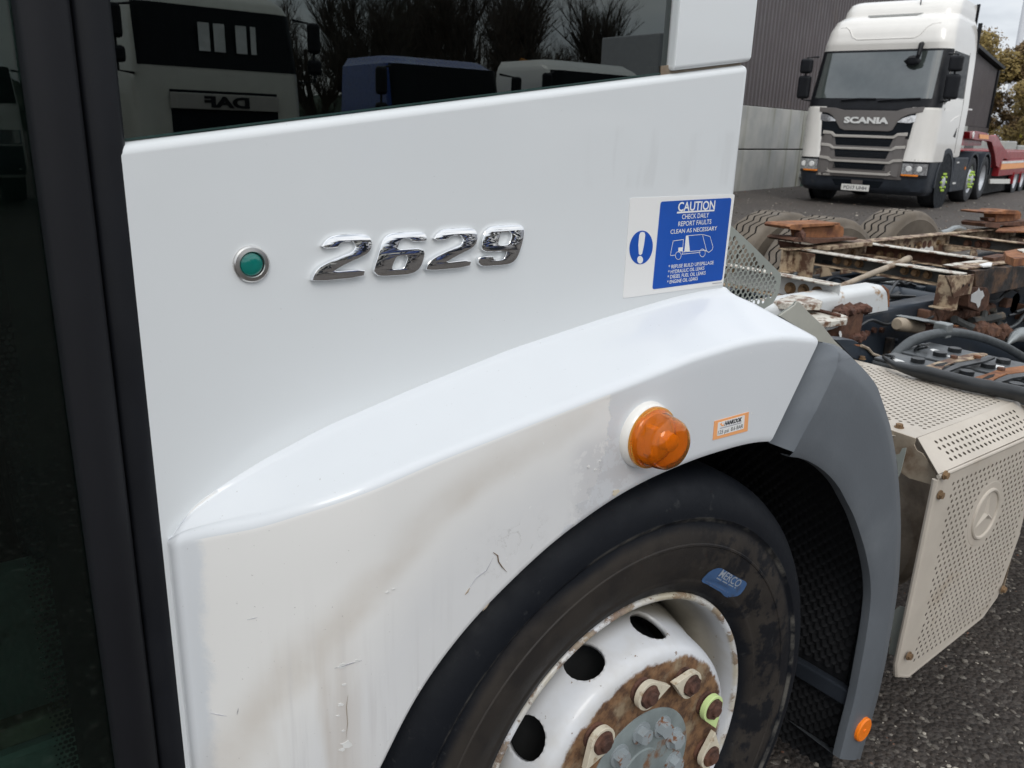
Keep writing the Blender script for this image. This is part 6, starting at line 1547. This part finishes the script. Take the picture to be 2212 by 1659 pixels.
o = obj('yellow_lamp', MB().lathe([(0, -.1), (.16, -.08), (.2, .1), (0, .2)], 16), 'lime_yellow', loc=bl, smooth=True); tag(o, 'small yellow beacon far off at the right edge of the picture, above the red trailer', 'beacon')
o.location.z = bl.z; pole = obj('beacon_pole', MB().tube([(0, 0, -3), (0, 0, -.1)], .04, 6), 'galv', o)

# ================================================================== TREES
def leaf_cloud(name, blobs, n, size, mat, parent, rng_):
    mb = MB()
    for _ in range(n):
        c, r = blobs[rng_.randrange(len(blobs))]
        while True:
            d = Vector((rng_.uniform(-1, 1), rng_.uniform(-1, 1), rng_.uniform(-1, 1)))
            if d.length < 1: break
        d = d.normalized() * (d.length ** .5); p = Vector(c) + Vector((d.x * r, d.y * r, d.z * r * .8))
        u = Vector((rng_.uniform(-1, 1), rng_.uniform(-1, 1), rng_.uniform(-1, 1))).normalized(); w = u.orthogonal().normalized(); s = size * rng_.uniform(.5, 1.2)
        mb.add([p - u * s, p + w * s * .6, p + u * s, p - w * s * .6], [(0, 1, 2, 3)])
    o = obj(name, mb, mat, parent); return o
def leafy_tree(x, y, h, w, mat, n, seed, label, size=.16, trunk='bark', group='trees beyond the trailer', name='tree', bare=.0):
    r = random.Random(seed); t = thing(name, label, 'tree', (x, y, ground_z(x, y)), 0, group)
    tb = MB(); tb.tube([(0, 0, 0), (.1 * w * r.uniform(-.3, .3), 0, h * .35), (.1 * w * r.uniform(-.5, .5), .1, h * .7), (0, 0, h * .93)], [h * .022, h * .016, h * .009, h * .003], 8)
    blobs = []
    for i in range(46):
        a = r.uniform(0, 6.28); zz = h * r.uniform(.22, 1.0); rr = w * .5 * sqrt(max(.05, 1 - ((zz / h - .55) / .5) ** 2)) * r.uniform(.15, 1.0)
        c = Vector((rr * cos(a), rr * sin(a), zz)); blobs.append((c, w * r.uniform(.09, .17)))
        tb.tube([(0, 0, max(h * .15, zz - rr * .9)), (c.x * .55, c.y * .55, zz - rr * .25), (c.x, c.y, zz)], [h * .006, h * .004, h * .001], 4)
    obj('trunk', tb, trunk, t, smooth=True); leaf_cloud('crown', blobs, n, size, mat, t, r); return t
tl = [('tall ochre-leaved birch just right of the brown shed corner', 46, 20.6, 6.3, 4.2, 'leaf_autumn', 14000, 'bark_pale'),
      ('brown-leaved tree with a thin pale trunk in the middle of the autumn trees', 47, 18.9, 6.0, 3.4, 'leaf_brown', 12000, 'bark_pale'),
      ('dark green conifer at the right edge of the picture, behind the autumn trees', 56, 20.9, 7.9, 3.6, 'leaf_green', 14000, 'bark'),
      ('low yellow-brown tree in front of the dark conifer at the right edge', 44, 16.2, 4.2, 4.0, 'leaf_autumn', 10000, 'bark'),
      ('thin twiggy tree poking above the shed corner', 58, 27.0, 7.9, 5.0, 'leaf_brown', 4200, 'bark'),
      ('mid green bushy tree low at the right edge behind the trailer', 52, 18.0, 5.6, 5.0, 'leaf_green', 9000, 'bark')]
for i, (lb, x, y, h, w, m_, n, tk) in enumerate(tl): leafy_tree(x, y, h, w, m_, n, 30 + i, lb, .095 if x < 50 else .11, tk)

# bare winter trees behind the photographer: only seen mirrored in the side window
def bare_mesh(seed, h=11):
    r = random.Random(seed); mb = MB()
    def br(p, d, L, rad, lev):
        n = 3 if lev < 2 else 2; pts = [p]; dd = d.copy()
        for i in range(n):
            dd = (dd + Vector((r.uniform(-.22, .22), r.uniform(-.22, .22), r.uniform(-.05, .2)))).normalized(); pts.append(pts[-1] + dd * L / n)
        mb.tube(pts, [rad * (1 - .55 * i / n) for i in range(n + 1)], 5 if lev < 2 else 3, caps=False)
        if lev < 5:
            for k in range((9, 6, 5, 4, 4)[lev]):
                f = r.uniform(.25, 1.0); q = pts[min(n, int(f * n))] ; a = r.uniform(0, 6.28); sp = Vector((cos(a), sin(a), r.uniform(.1, .9))) * r.uniform(.55, .9)
                br(q, (dd + sp).normalized(), L * r.uniform(.52, .72), rad * .45, lev + 1)
    br(Vector((0, 0, 0)), Vector((0, 0, 1)), h * .30, h * .0115, 0)
    return mesh('trunk', mb, 'bark')
bm_ = [bare_mesh(1), bare_mesh(2), bare_mesh(5)]
spots = [(18.5, -33, 1.3), (22, -34, 1.3), (26, -33, 1.3), (13.6, -29, 1.0), (15.5, -25, 1.05), (17.6, -25, 1.15), (19.4, -24, 1.0), (21.3, -25, 1.2), (23.2, -24, 1.1), (25.2, -24.5, 1.1), (20, -29, 1.2), (24, -30, 1.2), (16.5, -31, 1.2)]
blab = ['faint wide bare tree furthest back right of the cream cab, mirrored in the window', 'faint wide bare tree furthest back above the blue cab, mirrored in the window', 'faint wide bare tree furthest back above the white cab, mirrored in the window', 'bare tree just beside the cream cab mirror arm, in the window reflection', 'bare tree nearest the cream cab in the window reflection', 'second bare tree right of the cream cab in the window reflection', 'bare tree above the left half of the blue cab, mirrored in the window', 'bare tree above the right half of the blue cab, mirrored in the window', 'bare tree over the gap between blue and white cabs, mirrored in the window',
        'rightmost bare tree above the white cab roof, mirrored in the window', 'faint bare tree further back behind the blue cab, mirrored in the window', 'faint bare tree further back above the white cab, mirrored in the window', 'small distant bare tree beside the cream cab mirror, in the window reflection']
for i, (x, y, s) in enumerate(spots):
    o = bpy.data.objects.new('bare_tree', bm_[i % 3]); COL.objects.link(o); o.location = (x, y, 0); o.rotation_euler = (0, 0, i * 2.1); o.scale = (s * 1.25, s * 1.25, s * 1.2)
    tag(o, blab[i], 'tree', 'bare winter trees behind the photographer')
mb = MB(); r = random.Random(4)
for i in range(60): mb.blob((-60 + i * 3 + r.uniform(-1, 1), -72 + r.uniform(-4, 4), .5), 2.6 + r.uniform(0, 1.2), i, 2)
o = obj('distant_woodland', mb, 'leaf_green'); o['kind'] = 'stuff'

# ================================================================== PARKED VEHICLES BEHIND THE PHOTOGRAPHER (mirrored in glass and chrome)
def parked_cab(x, y, label, body, grille='grille_black', wide=2.35, roof=3.0, scr=(2.05, 2.85), gl=(1.35, 1.85), letters=None, base=1.0, name='parked_truck', length=2.0, extra=None):
    t = thing(name, label, 'truck', (x, y, 0), -pi / 2 if False else radians(-90), 'trucks parked behind the photographer')
    hw = wide / 2
    C2 = Cab([(.45, .10, hw - .04, .2, length), (.6, .0, hw, .2, length), (1.2, .0, hw, .2, length), (scr[0] - .05, .05, hw, .22, length), (scr[1], .20, hw - .05, .24, length), (roof - .12, .30, hw - .08, .26, length), (roof, .55, hw - .16, .28, length)])
    C2.shell('cab_body', body, t)
    C2.patch('windscreen', scr, -hw + .03, hw - .03, 'glass_side', t, off=.01, nu=24)
    C2.patch('grille', gl, -hw + .42, hw - .42, grille, t, off=.01)
    C2.patch('bumper', (.5, .95), -hw + .05, hw - .05, 'dark_plastic', t, off=.02)
    for sg in (1, -1):
        C2.patch('headlamp', (.98, 1.2), (hw - .42 if sg > 0 else -hw + .06), (hw - .06 if sg > 0 else -hw + .42), 'lens_clear', t, off=.02)
        obj('mirror_arm', MB().tube([(.2, sg * (hw - .05), scr[1] - .05), (.05, sg * (hw + .22), scr[1] - .1), (.05, sg * (hw + .22), scr[0] - .1), (.2, sg * (hw - .02), scr[0] - .12)], .02, 6), 'black_plastic', t)
        obj('wing_mirror', MB().box((-.02, sg * (hw + .22) - .10, scr[1] - .52), (.10, sg * (hw + .22) + .10, scr[1] - .08)), 'black_plastic', t, bevel=.05)
        obj('wing_mirror', MB().box((-.02, sg * (hw + .22) - .11, scr[0] + .0), (.10, sg * (hw + .22) + .11, scr[0] + .22)), 'black_plastic', t, bevel=.05)
        truck_wheel(t, 1.0, sg * (hw - .02), .48, sgn=sg)
    mb = MB(); mb.box((length, -.45, .6), (length + 3.6, .45, .9)); obj('chassis_frame', mb, 'interior', t)
    if letters:
        text_fit('badge_lettering', letters, (-.045, .33, gl[1] - .22), (-.045, -.33, gl[1] - .22), .14, (-1, 0, 0), 'black_plastic', t, thick=.01, bold=.05)
    return t
# local +x must point away from the white truck (towards -y): rotate by -90 degrees
def facing(t): t.rotation_euler = (0, 0, radians(-90))
vy = -11.9
c1 = parked_cab(4.36, vy, 'cream cab with wide windscreen and silver badge strip, mirrored in the side window', 'cream_cab', roof=3.25, scr=(2.17, 3.0), gl=(1.05, 1.86), letters='DAF', wide=2.42)
obj('badge_strip', MB().box((-.038, -.80, 1.60), (-.012, .80, 1.82)), 'silver_bar', c1, bevel=.01); 
for k_, (a, b) in enumerate(((-.52, -.44), (-.38, -.22), (-.06, .10), (.16, .32))): obj('window_light_patch', MB().box((-.0 + .05, -b, 2.40), (.052, -a, 2.78)), 'label_white', c1)  # pale flats at the windscreen painting in light seen through the cab
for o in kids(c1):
    if o.name.startswith('window_light_patch'): o.location.x = -.0
c2 = parked_cab(8.35, vy, 'bright blue cab with dark screen, mirrored in the window and the chrome digits', 'blue_cab', roof=2.60, scr=(1.6, 2.46), gl=(.96, 1.56))
c3 = parked_cab(11.7, vy + .3, 'white cab with black screen right of the blue one, mirrored in the window', 'white_clean', roof=2.75, scr=(1.85, 2.55), gl=(1.0, 1.5), wide=2.5)
for cbx in (c1,): pass
c4 = parked_cab(1.0, vy - 3, 'white truck mirrored in the door glass at the left edge', 'white_clean', roof=2.3, scr=(1.6, 2.15), gl=(.9, 1.3), wide=2.2)
bt = thing('box_lorry', 'tall grey box lorry at the right end of the window reflection', 'truck', (27.5, -18.5, 0), pi, 'trucks parked behind the photographer')
obj('box_body', MB().box((1.6, -1.25, 1.1), (8.5, 1.25, 4.25)), 'grey_box', bt, bevel=.03); b2 = Cab([(.45, .0, 1.1, .2, 1.5), (1.6, .0, 1.1, .2, 1.5), (2.5, .3, 1.0, .2, 1.5), (2.9, .5, .95, .3, 1.5)]); b2.shell('cab_body', 'grey_box', bt); b2.patch('windscreen', (1.7, 2.4), -.95, .95, 'glass_far', bt)
for sg in (1, -1):
    for x in (.8, 5.5): truck_wheel(bt, x, sg * 1.15, .48, sgn=sg)
ex = thing('excavator', 'small orange excavator half hidden behind the white cab in the window reflection', 'excavator', (16.5, -24, 0), .4)
obj('body', MB().box((-1, -1, .9), (1.3, 1, 1.9)), 'excavator', ex, bevel=.1); obj('cab', MB().box((-.9, -.2, 1.9), (.4, .95, 2.9)), 'glass_far', ex, bevel=.08)
obj('track', MB().box((-1.4, -1.2, 0), (1.4, -.75, .85)), 'interior', ex, bevel=.3, seg=4); obj('track', MB().box((-1.4, .75, 0), (1.4, 1.2, .85)), 'interior', ex, bevel=.3, seg=4)
obj('boom', MB().tube([(.9, 0, 1.5), (2.2, 0, 3.6), (3.6, 0, 3.2), (4.1, 0, 1.6)], [.22, .2, .16, .12], 6), 'excavator', ex)
